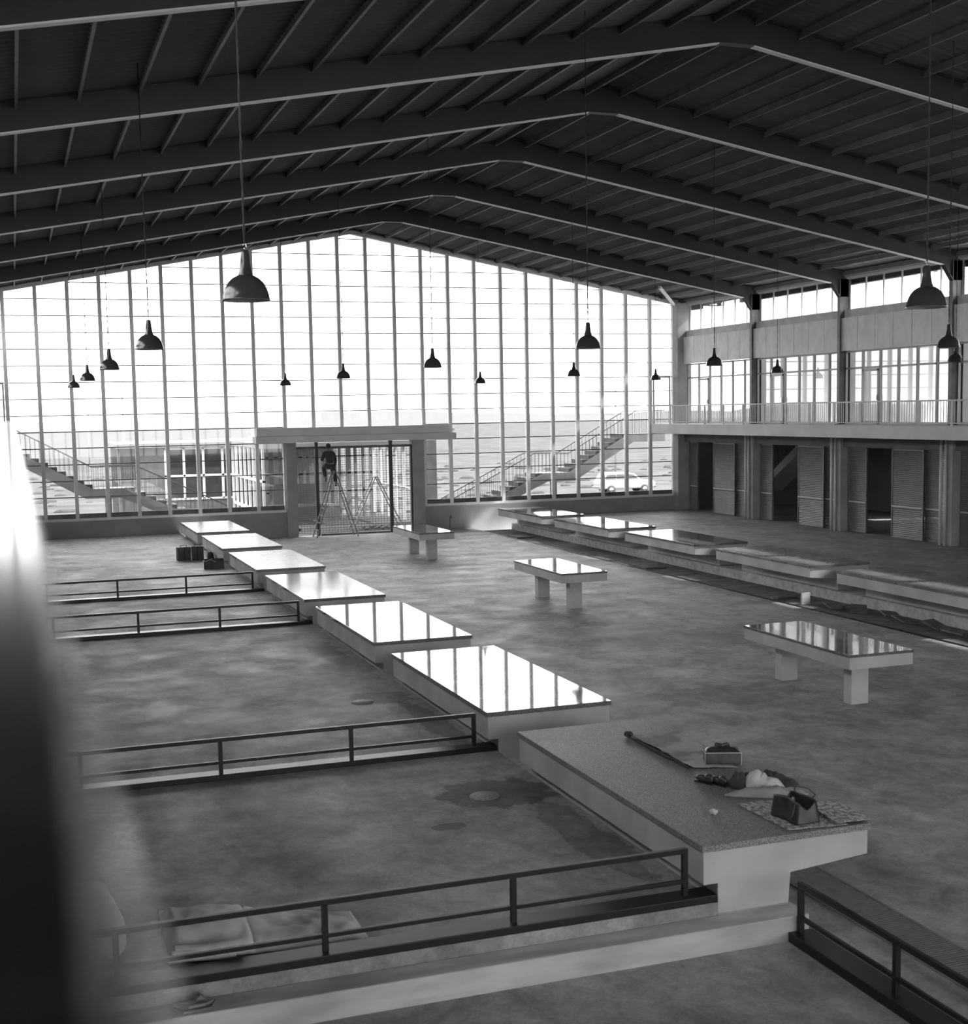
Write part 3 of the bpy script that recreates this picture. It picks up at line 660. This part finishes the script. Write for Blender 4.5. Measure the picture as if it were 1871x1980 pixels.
# ------------------------------------------------------------------ things on the nearest counter
TZ = .812
def sheet(fn, nu, nv, name, mt, label, cat, th=.002, parent=None):
    g = MB(); g.grid(fn, nu, nv); o = g.build(name, mt, parent, solid=th)
    if cat: tag(o, label, cat)
    return o
def quad(a, b, c, d, u, v):
    return (Vector(a) * (1 - u) + Vector(b) * u) * (1 - v) + (Vector(d) * (1 - u) + Vector(c) * u) * v
def f_kraft(u, v):
    p = quad((6.24, 11.68), (6.72, 11.5), (6.88, 13.05), (6.26, 13.12), u, v)
    n = noise.noise(Vector((p.x * 5, p.y * 2.5, 0))); z = .014 + .016 * n + .01 * noise.noise(Vector((p.x * 14, p.y * 11, 4))) + .02 * max(0, .12 - u) / .12 + (.015 if u < .02 else 0)
    return (p.x, p.y, TZ + max(.003, z))
sheet(f_kraft, 30, 60, 'paper_sheet', 'kraft', 'long creased sheet of stained wrapping paper on the nearest counter', 'paper')
g = MB(); g.path([(6.235 + .01 * math.sin(i), 11.66 + i * .145, TZ + .022) for i in range(11)], .012, 8); g.blob((6.27, 13.1, TZ + .035), (.05, .06, .03), 8, .4)
tag(g.build('dark_cloth_roll', 'darkcloth'), 'thin dark strip of cloth lying along the left edge of the wrapping paper', 'cloth')
# zipped holdall with pale piping
t = tag(empty('holdall_bag', (6.66, 11.72, TZ + .012), math.radians(-22)), 'dark holdall with pale piping standing on the wrapping paper', 'bag')
g = MB()
def hb(w, d, z0, z1, k0=1, k1=1): return [(-w * k0, -d * k0, z0), (w * k0, -d * k0, z0), (w * k0, d * k0, z0), (-w * k0, d * k0, z0), (-w * k1, -d * k1, z1), (w * k1, -d * k1, z1), (w * k1, d * k1, z1), (-w * k1, d * k1, z1)]
g.hexa(hb(.185, .10, .003, .125, 1, .98)); g.build('bag_body', 'leather2', t, bevel=.02)
g = MB(); g.grid(lambda u, v: ((u - .5) * .35, (v - .5) * .185, .12 + .055 * math.sin(math.pi * v) ** .6 * (math.sin(math.pi * u) ** .3) + .012 * noise.noise(Vector((u * 6, v * 4, 1)))), 20, 10); g.build('bag_top', 'leather', t)
g = MB(); g.path([(-.185, -.10, .125), (.185, -.10, .125), (.185, .10, .125), (-.185, .10, .125), (-.185, -.10, .125)], .005); g.path([(.183, -.1, .0), (.183, -.1, .125)], .004); g.path([(-.183, -.1, .0), (-.183, -.1, .125)], .004); g.build('piping', 'strap', t)
for yy in (-.03, .03):
    g = MB(); g.path([(-.07, yy, .165), (-.06, yy * 1.2, .195), (0, yy * 1.4, .18), (.06, yy * 1.2, .20), (.075, yy, .165)], .009); g.build('handle', 'leather', t)
# shoes
for (x, y, rz, lb) in ((6.16, 11.17, 2.0, 'left one of the pair of shiny dark shoes beside the clothes'), (6.255, 11.06, 1.85, 'right one of the pair of shiny dark shoes, touching the grey trousers')):
    t = tag(empty('leather_shoe', (x, y, TZ + .001), rz), lb, 'shoe', 'pair of shiny dark shoes'); t.scale = (.85, .85, 1)
    g = MB(); g.blob((.03, 0, .042), (.10, .045, .036), 12, .03); g.blob((-.055, 0, .052), (.065, .042, .045), 12, .03); g.build('upper', 'leather', t)
    g = MB(); g.box(-.125, .125, -.042, .042, 0, .014); g.build('sole', 'black', t, bevel=.01)
    g = MB(); g.path([(.0, -.02, .068), (.0, .02, .07), (.02, -.02, .06), (.02, .02, .062)], .003, 4); g.build('laces', 'cable', t)
# clothes
def heap(cx, cy, rx, ry, h, seed, ang=0, f=5.0, edge=.5, z0=0):
    ca, sa = math.cos(ang), math.sin(ang)
    def fn(u, v):
        a = u * 2 * math.pi; r = v
        rr = r * (1 + .22 * noise.noise(Vector((math.cos(a) * 1.3, math.sin(a) * 1.3, seed))))
        x, y = rx * rr * math.cos(a), ry * rr * math.sin(a)
        fold = noise.noise(Vector((x * f * 1.6 + seed, y * f * .7, seed))) * .5 + abs(noise.noise(Vector((x * f * 3, y * f, seed + 4)))) * .4
        z = h * (max(0, 1 - r ** 2.4)) * (.72 + fold) + .006
        return (cx + ca * x - sa * y, cy + sa * x + ca * y, TZ + z0 + z)
    return fn
sheet(heap(6.66, 10.93, .36, .2, .15, 3.4, -.62), 64, 18, 'folded_jacket', 'darkcloth', 'dark jacket heaped on the nearest counter behind the white shirt', 'clothes')
sheet(heap(6.58, 10.84, .24, .13, .165, 8, -.62), 56, 16, 'crumpled_shirt', 'whitecloth', 'crumpled white shirt lying on the dark jacket', 'clothes')
sheet(heap(6.40, 10.93, .10, .12, .15, 12, -.2), 48, 14, 'rolled_sweater', 'darkcloth', 'dark rolled sweater at the left end of the clothes heap', 'clothes')
sheet(heap(6.50, 10.60, .40, .13, .09, 21, -.38), 64, 16, 'folded_trousers', 'greycloth', 'grey trousers spread in front of the clothes heap', 'clothes')
# newspapers
def f_n1(u, v):
    p = quad((6.10, 9.60), (6.66, 9.53), (6.60, 10.42), (6.08, 10.42), u, v); return (p.x, p.y, TZ + .006 + .004 * noise.noise(Vector((p.x * 9, p.y * 7, 0))) + (.03 * max(0, v - .8) * 4 * abs(noise.noise(Vector((p.x * 14, p.y * 9, 5))))))
sheet(f_n1, 30, 36, 'newspaper', 'news', 'open newspaper under the leather tool bag', 'newspaper')
def f_n2(u, v):
    p = quad((6.56, 9.56), (6.90, 9.53), (6.93, 10.12), (6.62, 10.15), u, v); return (p.x + .006 * noise.noise(Vector((v * 9, u * 3, 2))), p.y + .008 * noise.noise(Vector((u * 9, v * 2, 7))), TZ + .022 + .005 * noise.noise(Vector((p.x * 9, p.y * 7, 3))))
sheet(f_n2, 24, 36, 'newspaper', 'news', 'folded newspaper at the right front corner of the nearest counter', 'newspaper', th=.006)
# gladstone bag
t = tag(empty('tool_bag', (6.33, 9.86, TZ + .008), math.radians(96)), 'open black leather tool bag standing on the newspaper', 'bag')
g = MB()
L_, W_ = .19, .115
for s in (-1, 1):
    g = MB(); g.grid(lambda u, v, s=s: ((u - .5) * 2 * L_ * (1 - .06 * v), s * (W_ * (1 - .25 * v) + .012 * math.sin(u * 9)), v * (.19 + .02 * math.sin(u * 3.1))), 16, 8)
    g.build('bag_side', 'leather', t, solid=.006)
for s in (-1, 1):
    e = MB(); e.grid(lambda u, v, s=s: (s * (L_ - .02 * v), (u - .5) * 2 * W_ * (1 - .22 * v), v * (.19 - .07 * math.sin(math.pi * u))), 8, 8); e.build('bag_end', 'leather2', t, solid=.006, label='lighter scuffed end panel')
e = MB(); e.box(-L_, L_, -W_, W_, 0, .012); e.box(-L_ + .03, L_ - .04, -W_ + .03, W_ - .03, .012, .09); e.build('bag_base', 'leather', t)
e = MB(); e.path([(.12, -.09, .2), (.15, -.12, .24), (.0, -.14, .25), (-.13, -.12, .23), (-.12, -.09, .2)], .006); e.build('handle', 'leather', t)
e = MB(); e.path([(-.12, .09, .18), (-.16, .13, .16), (-.14, .14, .08), (-.1, .125, .04)], .006); e.build('handle', 'leather2', t)
e = MB(); e.bar((-.1, -.03, .1), (.11, .05, .17), .02, .012); e.tube((-.05, .04, .1), (.06, -.03, .165), .012, 8); e.build('tool', 'strap', t)
e = MB(); e.blob((5.74, 10.25, TZ + .025), (.03, .045, .026), 10, .5, 3); tag(e.build('paper_ball', 'whitecloth'), 'small crumpled ball of white paper on the bare counter top', 'paper')

# ------------------------------------------------------------------ things on the platform
def toolbox(loc, rz, w, d, h, label):
    t = tag(empty('toolbox', loc, rz), label, 'box', 'pair of boxes beside the counters')
    g = MB(); g.box(-w, w, -d, d, 0, h); g.build('box_body', 'bale', t, bevel=.012)
    g = MB(); g.path([(-w * .5, 0, h), (-w * .45, 0, h + .05), (w * .45, 0, h + .05), (w * .5, 0, h)], .01); g.build('handle', 'leather', t)
    g = MB(); g.box(-.02, .02, -d - .008, -d, 0, h); g.build('strap', 'cable', t)
toolbox((4.42, 38.55, SUNK), .1, .19, .12, .38, 'left dark box with a handle on the platform by the sixth counter')
toolbox((4.80, 38.45, SUNK), -.15, .17, .12, .40, 'right dark box with a handle, nearer the sixth counter')
t = tag(empty('tote_bag', (4.93, 36.1, SUNK), -.1), 'open dark tote bag on the platform beside the counters', 'bag')
g = MB()
for s in (-1, 1): g = MB(); g.box(-.26, .26, s * .14 - .006, s * .14 + .006, 0, .2 + .05 * (s > 0)); g.build('bag_side', 'bale', t)
g = MB(); g.box(-.26, .26, -.14, .14, 0, .02); g.build('bag_base', 'bale', t)
g = MB(); g.box(-.266, -.25, -.14, .14, 0, .22); g.build('bag_end', 'leather2', t)
g = MB(); g.box(.25, .266, -.14, .14, 0, .26); g.build('bag_end', 'leather2', t)
g = MB(); g.path([(-.24, -.13, .2), (-.1, -.16, .26), (.05, -.14, .19)], .01); g.build('handle', 'strap', t)
t = tag(empty('tool_bundle', (5.14, 38.1, SUNK), .0), 'dark bundle of tools and sticks leaning on the sixth counter', 'tools')
g = MB()
for i in range(5): g.tube((-.12 + i * .07, -.1 + .03 * i, .02), (-.08 + i * .04, .12, .34 - .03 * i), .014)
g.build('handles', 'strap', t)
g = MB(); g.blob((-.02, 0, .12), (.09, .14, .12), 10, .5, 2); g.build('sack', 'darkcloth', t)
# tarpaulin
def f_t(u, v, x0=0., zoff=0):
    k = u
    y0 = 9.95 - .2 * u; y1 = 11.05 - .65 * u
    x = .93 + 1.5 * u; y = y0 + (y1 - y0) * v
    hgt = (.15 if u < .42 else .10 * (1 - (u - .42) / .75)) * (1 - abs(2 * v - 1) ** 2.6)
    crease = -.06 * math.exp(-((u - .42) / .012) ** 2)
    n = .045 * noise.noise(Vector((x * 3.2, y * 2.4, 1))) + .02 * noise.noise(Vector((x * 9, y * 7, 3)))
    ed = min(1, u / .04) * min(1, (1 - u) / .06)
    return (x, y + .03 * noise.noise(Vector((x * 3, v, 9))), SUNK + .012 + max(0, (hgt + n + crease) * ed))
g = MB(); g.grid(f_t, 90, 50)
ta = tag(g.build('folded_tarpaulin', 'canvas', solid=.012), 'large folded canvas tarpaulin on the platform behind the nearest low rail', 'tarpaulin')
g = MB()
for i in range(3):
    g.grid(lambda u, v, i=i: (.90 + .03 * i + .50 * u, 9.92 + .02 * i - .06 * u + .034 * math.sin(v * 2 * math.pi), SUNK + .034 + .034 * i + .024 * math.cos(v * 2 * math.pi) + .006 * math.sin(u * 6 + i)), 20, 10)
g.build('folds', 'canvas2', ta, label='rolled fold edges at the front')
g = MB()
def f_s(u, v):
    a = u * 2 * math.pi; y = 10.1 + 1.35 * v; r = .15 * (.75 + .25 * math.sin(math.pi * min(1, v * 1.15))) * (1 + .12 * noise.noise(Vector((math.cos(a) * 2, v * 4, math.sin(a) * 2)))) * (1 if .02 < v < .97 else .55)
    return (.50 - .06 * v + r * math.cos(a) * 1.0, y, SUNK + .13 + r * math.sin(a) * .85)
g.grid(f_s, 24, 40); g.add([f_s(i / 24, 0) for i in range(24)], [tuple(range(24))])
tag(g.build('rolled_sack', 'canvas2'), 'rolled pale sack standing at the left edge behind the nearest low rail', 'sack')
# bracket on the step
t = tag(empty('metal_bracket', (1.02, 9.38, .212), .08), 'small bent metal bracket lying on the pale step at lower left', 'bracket')
g = MB(); g.prism([(-.16, 0), (.16, 0), (.10, -.11), (-.10, -.11)], 'Z', .004, .022); g.build('plate', 'concrete_side', t)
g = MB(); g.bar((-.12, .0, .02), (-.06, -.1, .05), .03, .02); g.bar((.13, .0, .02), (.06, -.1, .05), .03, .02); g.bar((-.06, -.1, .05), (.06, -.1, .05), .03, .02); g.bar((0.02, 0, .03), (.06, .0, .07), .06, .05); g.build('lug', 'shutter', t)
# loose tiles in the channel
random.seed(3)
tls = [(16.62, 25.5, 'upright'), (16.75, 24.6, ''), (16.9, 23.9, ''), (17.05, 23.0, ''), (16.85, 22.3, ''), (17.0, 21.5, ''), (16.8, 20.7, ''), (17.1, 20.0, ''), (16.9, 19.3, '')]
td = ['pale square tile standing upright in the drain channel', 'loose tile lying tilted in the channel, first right of the upright tile', 'loose tile propped at an angle in the channel, second right of the upright tile', 'broad dark tile leaning in the channel, third right of the upright tile',
      'dark tile lying in the channel, fourth right of the upright tile', 'tile with a pale edge in the channel, fifth right of the upright tile', 'tilted tile in the channel, sixth right of the upright tile', 'dark tilted tile in the channel close to the picture edge', 'last loose tile in the channel at the picture edge']
for (x, y, k), lb in zip(tls, td):
    g = MB()
    if k: g.box(-.13, .13, -.02, .02, 0, .26)
    else: g.box(-.17, .17, -.22, .22, 0, .035)
    o = g.build('loose_tile', 'curb' if k else 'tile', bevel=.004); o.location = (x, y, -.028 if k else -.02)
    o.rotation_euler = (0, 0, .2) if k else (random.uniform(.1, .35), random.uniform(-.2, .2), random.uniform(-.7, .7))
    if not k: o.location.z = .05
    tag(o, lb, 'tile', 'loose tiles in the drain channel')
for y0, y1, lb in ((33.0, 34.1, 'dark slab lid pulled aside over the drain channel by the middle counters'), (43.0, 44.0, 'dark slab lid lying over the drain channel near the end wall'), (26.4, 27.6, 'long slab lid lying in the drain channel before the upright tile')):
    g = MB(); g.box(16.36, 17.0, y0, y1, -.03, .02); tag(g.build('slab_lid', 'tile', bevel=.004), lb, 'slab', 'slab lids over the drain channel')
g = MB(); g.path([(15.35, 47.45, .02), (15.35, 47.45, .42), (15.37, 47.4, .46)], .02); g.blob((15.37, 47.4, .47), (.035, .035, .05), 8)
tag(g.build('standpipe', 'shutter'), 'short water pipe standing against the low end wall', 'pipe')

# ------------------------------------------------------------------ outside
def gz(y): return -.02 if y < 54 else max(-2.0, -.02 - (y - 54) * .055)
gd = MB()
def f_g(u, v):
    y = 47.9 + (1400) * v ** 3; x = -300 + 1100 * u if v > .2 else -120 + 320 * u
    return (x, y, gz(y) + (.25 * noise.noise(Vector((x * .08, y * .08, 0))) if y > 95 else 0))
ys_ = [47.9, 50, 52, 54, 60, 66, 72, 78, 84, 90, 100, 115, 140, 180, 250, 400, 700, 1400]
gd.grid(lambda u, v: (-700 + 2200 * u, ys_[int(round(v * 17))], gz(ys_[int(round(v * 17))])), 60, 17)
struct(gd.build('ground', 'ground'), 'pale bare ground outside the hall')
gs = MB(); gs.box(-40, 80, -60, YB - .3, -.5, -.02); gs.box(31.2, 120, -60, 47.9, -.5, -.02); gs.box(-60, XL - .3, -60, 47.9, -.5, -.02); struct(gs.build('ground', 'ground'), 'ground around the hall')
hl = MB()
def f_h(u, v):
    x = -500 + 1700 * u; y = 620 + 120 * v; hh = 4.5 + 5 * noise.noise(Vector((u * 9, 0, 3))) + 3 * noise.noise(Vector((u * 40, 0, 1)))
    return (x, y, -2 + max(.5, hh) * math.sin(min(1, v * 2) * math.pi / 2))
hl.grid(f_h, 160, 6); tag(hl.build('distant_ridge', 'hill'), 'low hazy ridge on the horizon beyond the window wall', 'hill', kind='structure')
# scrub on the rough ground
random.seed(11); sb = MB()
for i in range(420):
    y = random.uniform(62, 150); x = random.uniform(-.02, .56) * y + random.uniform(-2, 4); s_ = random.uniform(.15, .5)
    if 2 < x < 18 and y < 78: continue
    if (abs(x - 17.5) < 9 and 114 < y < 132) or (abs(x - 56) < 16 and y > 200): continue
    if 38 < x < 49 and 86 < y < 95: continue
    sb.blob((x, y, gz(y)), (s_ * 1.6, s_, s_ * .5), 4, .5, i)
tag(sb.build('scrub', 'grass'), 'low dry scrub scattered over the rough ground outside', 'scrub', kind='stuff')

def stair(sgn, label):
    X = lambda x: x if sgn > 0 else 2 * CX - x - .12
    t = tag(empty('outdoor_staircase', (X(20.4), 49.8, 0)), label, 'staircase')
    def P(pr): return [(X(a), b) for a, b in pr]
    e = MB()
    for y0, y1 in ((49.2, 50.4),):
        pr = [(15.9, 0), (16.6, 0), (20.05, 1.56), (21.25, 1.56), (23.86, 3.05), (25.3, 3.05), (25.3, 3.38), (23.66, 3.38), (21.0, 1.9), (19.9, 1.9), (15.9, .08)]
        pr = P(pr); e.prism(pr if sgn > 0 else pr[::-1], 'Y', y0, y1)
    in_par(e, 'stair_slab', 'stairc', t)
    e = MB()
    for (xa, za, xb, zb, n) in ((15.9, .08, 19.9, 1.9, 11), (21.0, 1.9, 23.66, 3.38, 9)):
        for i in range(n):
            x0 = xa + (xb - xa) * i / n; x1 = xa + (xb - xa) * (i + 1) / n; z0 = za + (zb - za) * i / n; z1 = za + (zb - za) * (i + 1) / n
            pr = P([(x0, z0), (x1, z1), (x0, z1)]); e.prism(pr if sgn > 0 else pr[::-1], 'Y', 49.24, 50.36)
    in_par(e, 'steps', 'step', t)
    for y in (49.24, 50.36):
        r = MB(); pts = [(15.9, .95), (19.5, 2.7), (21.0, 2.68), (24.0, 4.32), (25.3, 4.32)]
        r.path([(X(a), y, b) for a, b in pts], .022, 6); o = in_par(r, 'handrail', 'thinrail', t)
        b = MB(); x = 16.0
        while x < 25.2:
            if x < 19.9: zl = .12 + (x - 15.9) * .455
            elif x < 21: zl = 1.9
            elif x < 23.66: zl = 1.9 + (x - 21) * .556
            else: zl = 3.38
            for (a0, b0), (a1, b1) in zip(pts[:-1], pts[1:]):
                if a0 <= x <= a1: zh = b0 + (b1 - b0) * (x - a0) / (a1 - a0)
            b.box(X(x) - .006, X(x) + .006, y - .006, y + .006, zl, zh); x += .16
        in_par(b, 'balusters', 'thinrail', t)
    p = MB()
    for a in (20.5,): p.box(X(a) - .06, X(a) + .06, 49.7, 49.9, -.1, 1.6); p.box(X(a) + .12, X(a) + .16, 49.7, 49.9, -.1, 1.6)
    in_par(p, 'support_post', 'stairc', t)
stair(1, 'outdoor concrete staircase rising to the right behind the window wall')
stair(-1, 'outdoor concrete staircase rising to the left behind the window wall')

# annex building
ax = tag(empty('annex_building', (6.5, 60, 0)), 'low flat-roofed annex with framed windows seen through the left glass', 'building')
b = MB(); b.box(4.25, 6.2, 60.0, 60.3, -.6, 3.1); b.box(6.2, 9.3, 60.0, 60.3, -.6, .75); in_par(b, 'wall', 'brick', ax)
b = MB(); b.box(4.15, 9.4, 59.6, 66, 3.08, 3.26); b.box(9.1, 15.4, 51.5, 66, 3.1, 3.3); in_par(b, 'roof', 'annex', ax)
b = MB(); b.box(4.3, 15.3, 65.6, 65.9, -.6, 3.1); in_par(b, 'rear_wall', 'brick', ax)
f = MB()
for x in (6.2, 7.0, 7.85, 8.7, 9.25): f.box(x, x + .1, 59.94, 60.05, .75, 3.05)
f.box(6.2, 9.3, 59.94, 60.05, 1.75, 1.84); f.box(6.2, 9.3, 59.94, 60.05, 2.95, 3.05); f.box(6.2, 9.3, 59.94, 60.05, .72, .8)
wn = in_par(f, 'window', 'white', ax)
f = MB(); f.box(6.2, 9.3, 59.99, 60.0, .75, 3.0); in_par(f, 'glazing', 'frost', ax)
f = MB()
for i in range(8): f.box(9.15, 9.25, 52.2 + i * 1.1, 52.3 + i * 1.1, -.2, 3.1)
f.box(9.15, 9.25, 52.2, 60, .5, .6); f.box(9.15, 9.25, 52.2, 60, 1.75, 1.83); in_par(f, 'side_frames', 'white', ax)
f = MB(); f.box(4.2, 4.32, 59.85, 60.0, -.5, 3.1)
for i in range(3): f.box(4.75 + i * .12, 4.78 + i * .12, 59.9, 59.95, -.3, 3.1)
in_par(f, 'downpipes', 'steelcol', ax)
# covered passage facing the entrance
ps = ax
f = MB()
for i in range(16): x = 9.6 + i * .36; f.box(x, x + (.12 if i % 3 else .2), 57.9, 58.0, -.3, 3.1)
for z in (.95, 1.75, 2.5): f.box(9.4, 15.4, 57.9, 57.97, z, z + .07)
in_par(f, 'uprights', 'shutter', ps)
f = MB(); f.box(10.6, 12.6, 57.85, 58.0, -.3, 1.35); f.box(10.2, 12.9, 55.0, 57.0, -.2, .55); in_par(f, 'low_wall', 'brick', ps)
f = MB()
for i in range(7): f.box(15.0, 15.12, 50.2 + i * 1.2, 50.3 + i * 1.2, 0, 3.1)
f.box(14.98, 15.1, 50, 58, 1.3, 1.38); in_par(f, 'side_uprights', 'white', ps)
pc = tag(empty('brick_pier', (15.9, 51, 0)), 'low brick pier right of the entrance outside', 'pier')
f = MB(); f.box(15.45, 15.95, 50.9, 51.4, -.1, 3.3); in_par(f, 'pier_body', 'brick', pc)
g = MB(); g.blob((9.9, 49.2, .1), (.13, .1, .08), 8, .3); tag(g.build('dark_stone', 'tyre'), 'small dark lump on the bright pavement outside the gate', 'stone')
g = MB(); random.seed(5)
for i in range(26): g.blob((12.5 + random.uniform(0, 1.1), 49.0 + random.uniform(0, .6), .03 + random.uniform(0, .07)), (.09, .07, .04), 4, .5, i)
tag(g.build('rubble_heap', 'tile'), 'flat heap of rubble outside behind the right gate post', 'rubble', kind='stuff')
# white blocks far off
for (x, y, w, d, h, lb) in ((17.5, 118, 13, 10, 3.6, 'long white building far off behind the annex'), (56, 210, 26, 14, 3.5, 'hazy white shed far off right of the entrance canopy')):
    t = tag(empty('distant_building', (x, y, gz(y))), lb, 'building')
    g = MB(); g.box(-w / 2, w / 2, 0, d, 0, h); g.build('wall', 'annex', t)
    g = MB(); g.box(-w / 2 - .3, w / 2 + .3, -.3, d + .3, h, h + .3); g.build('roof', 'annex', t)
# poles
for (x, y, h, lb) in ((8.2, 110, 8.6, 'utility pole with cross arms seen through the left part of the window wall'), (51.5, 110, 9.1, 'utility pole with cross arms behind the outside staircase'), (9.6, 190, 7.5, 'thin short pole left of the left utility pole')):
    t = tag(empty('utility_pole', (x, y, gz(y))), lb, 'pole', 'utility poles outside')
    g = MB(); g.tube((0, 0, 0), (.1, 0, h), .11, 8, .08); g.build('mast', 'pole', t)
    if y < 150:
        g = MB(); g.box(-1.1, 1.3, -.06, .06, h - .35, h - .25); g.box(-.9, 1.1, -.06, .06, h - 1.25, h - 1.15)
        for i in range(4): g.tube((-.9 + i * .65, 0, h - .25), (-.9 + i * .65, 0, h - .1), .04, 6)
        g.build('cross_arms', 'pole', t)
# car
cr = tag(empty('station_wagon', (43.4, 91.2, gz(91.2)), -.05), 'white station wagon parked outside below the staircase', 'car')
g = MB()
side = [(-2.15, .45), (-2.2, .85), (-2.1, 1.02), (-1.98, 1.12), (-1.75, 1.52), (-1.2, 1.60), (.15, 1.58), (.55, 1.50), (1.05, 1.08), (1.9, .98), (2.25, .86), (2.3, .5), (1.95, .38), (-2.0, .38)]
g.prism(side, 'Y', -.82, .82); g.build('body', 'car', cr, bevel=.09)
g = MB()
for s in (-1, 1):
    y0, y1 = (s * .80, s * .835)
    for pr in ([(-1.85, 1.14), (-1.68, 1.45), (-1.0, 1.47), (-1.0, 1.14)], [(-.92, 1.14), (-.92, 1.47), (-.2, 1.47), (-.2, 1.14)], [(-.1, 1.14), (-.1, 1.46), (.38, 1.44), (.8, 1.14)]): g.prism(pr, 'Y', min(y0, y1), max(y0, y1))
g.build('side_windows', 'carglass', cr)
for x in (-1.35, 1.35):
    for s in (-1, 1):
        w = MB(); w.tube((x, s * .68, .33), (x, s * .86, .33), .33, 24); w = w.build('wheel', 'tyre', cr); q = MB(); q.tube((x, s * .86, .33), (x, s * .875, .33), .17, 16); q.build('hubcap', 'chrome', w)
g = MB(); g.box(2.24, 2.36, -.8, .8, .42, .55); g.box(-2.3, -2.18, -.8, .8, .42, .55); g.build('bumpers', 'chrome', cr)
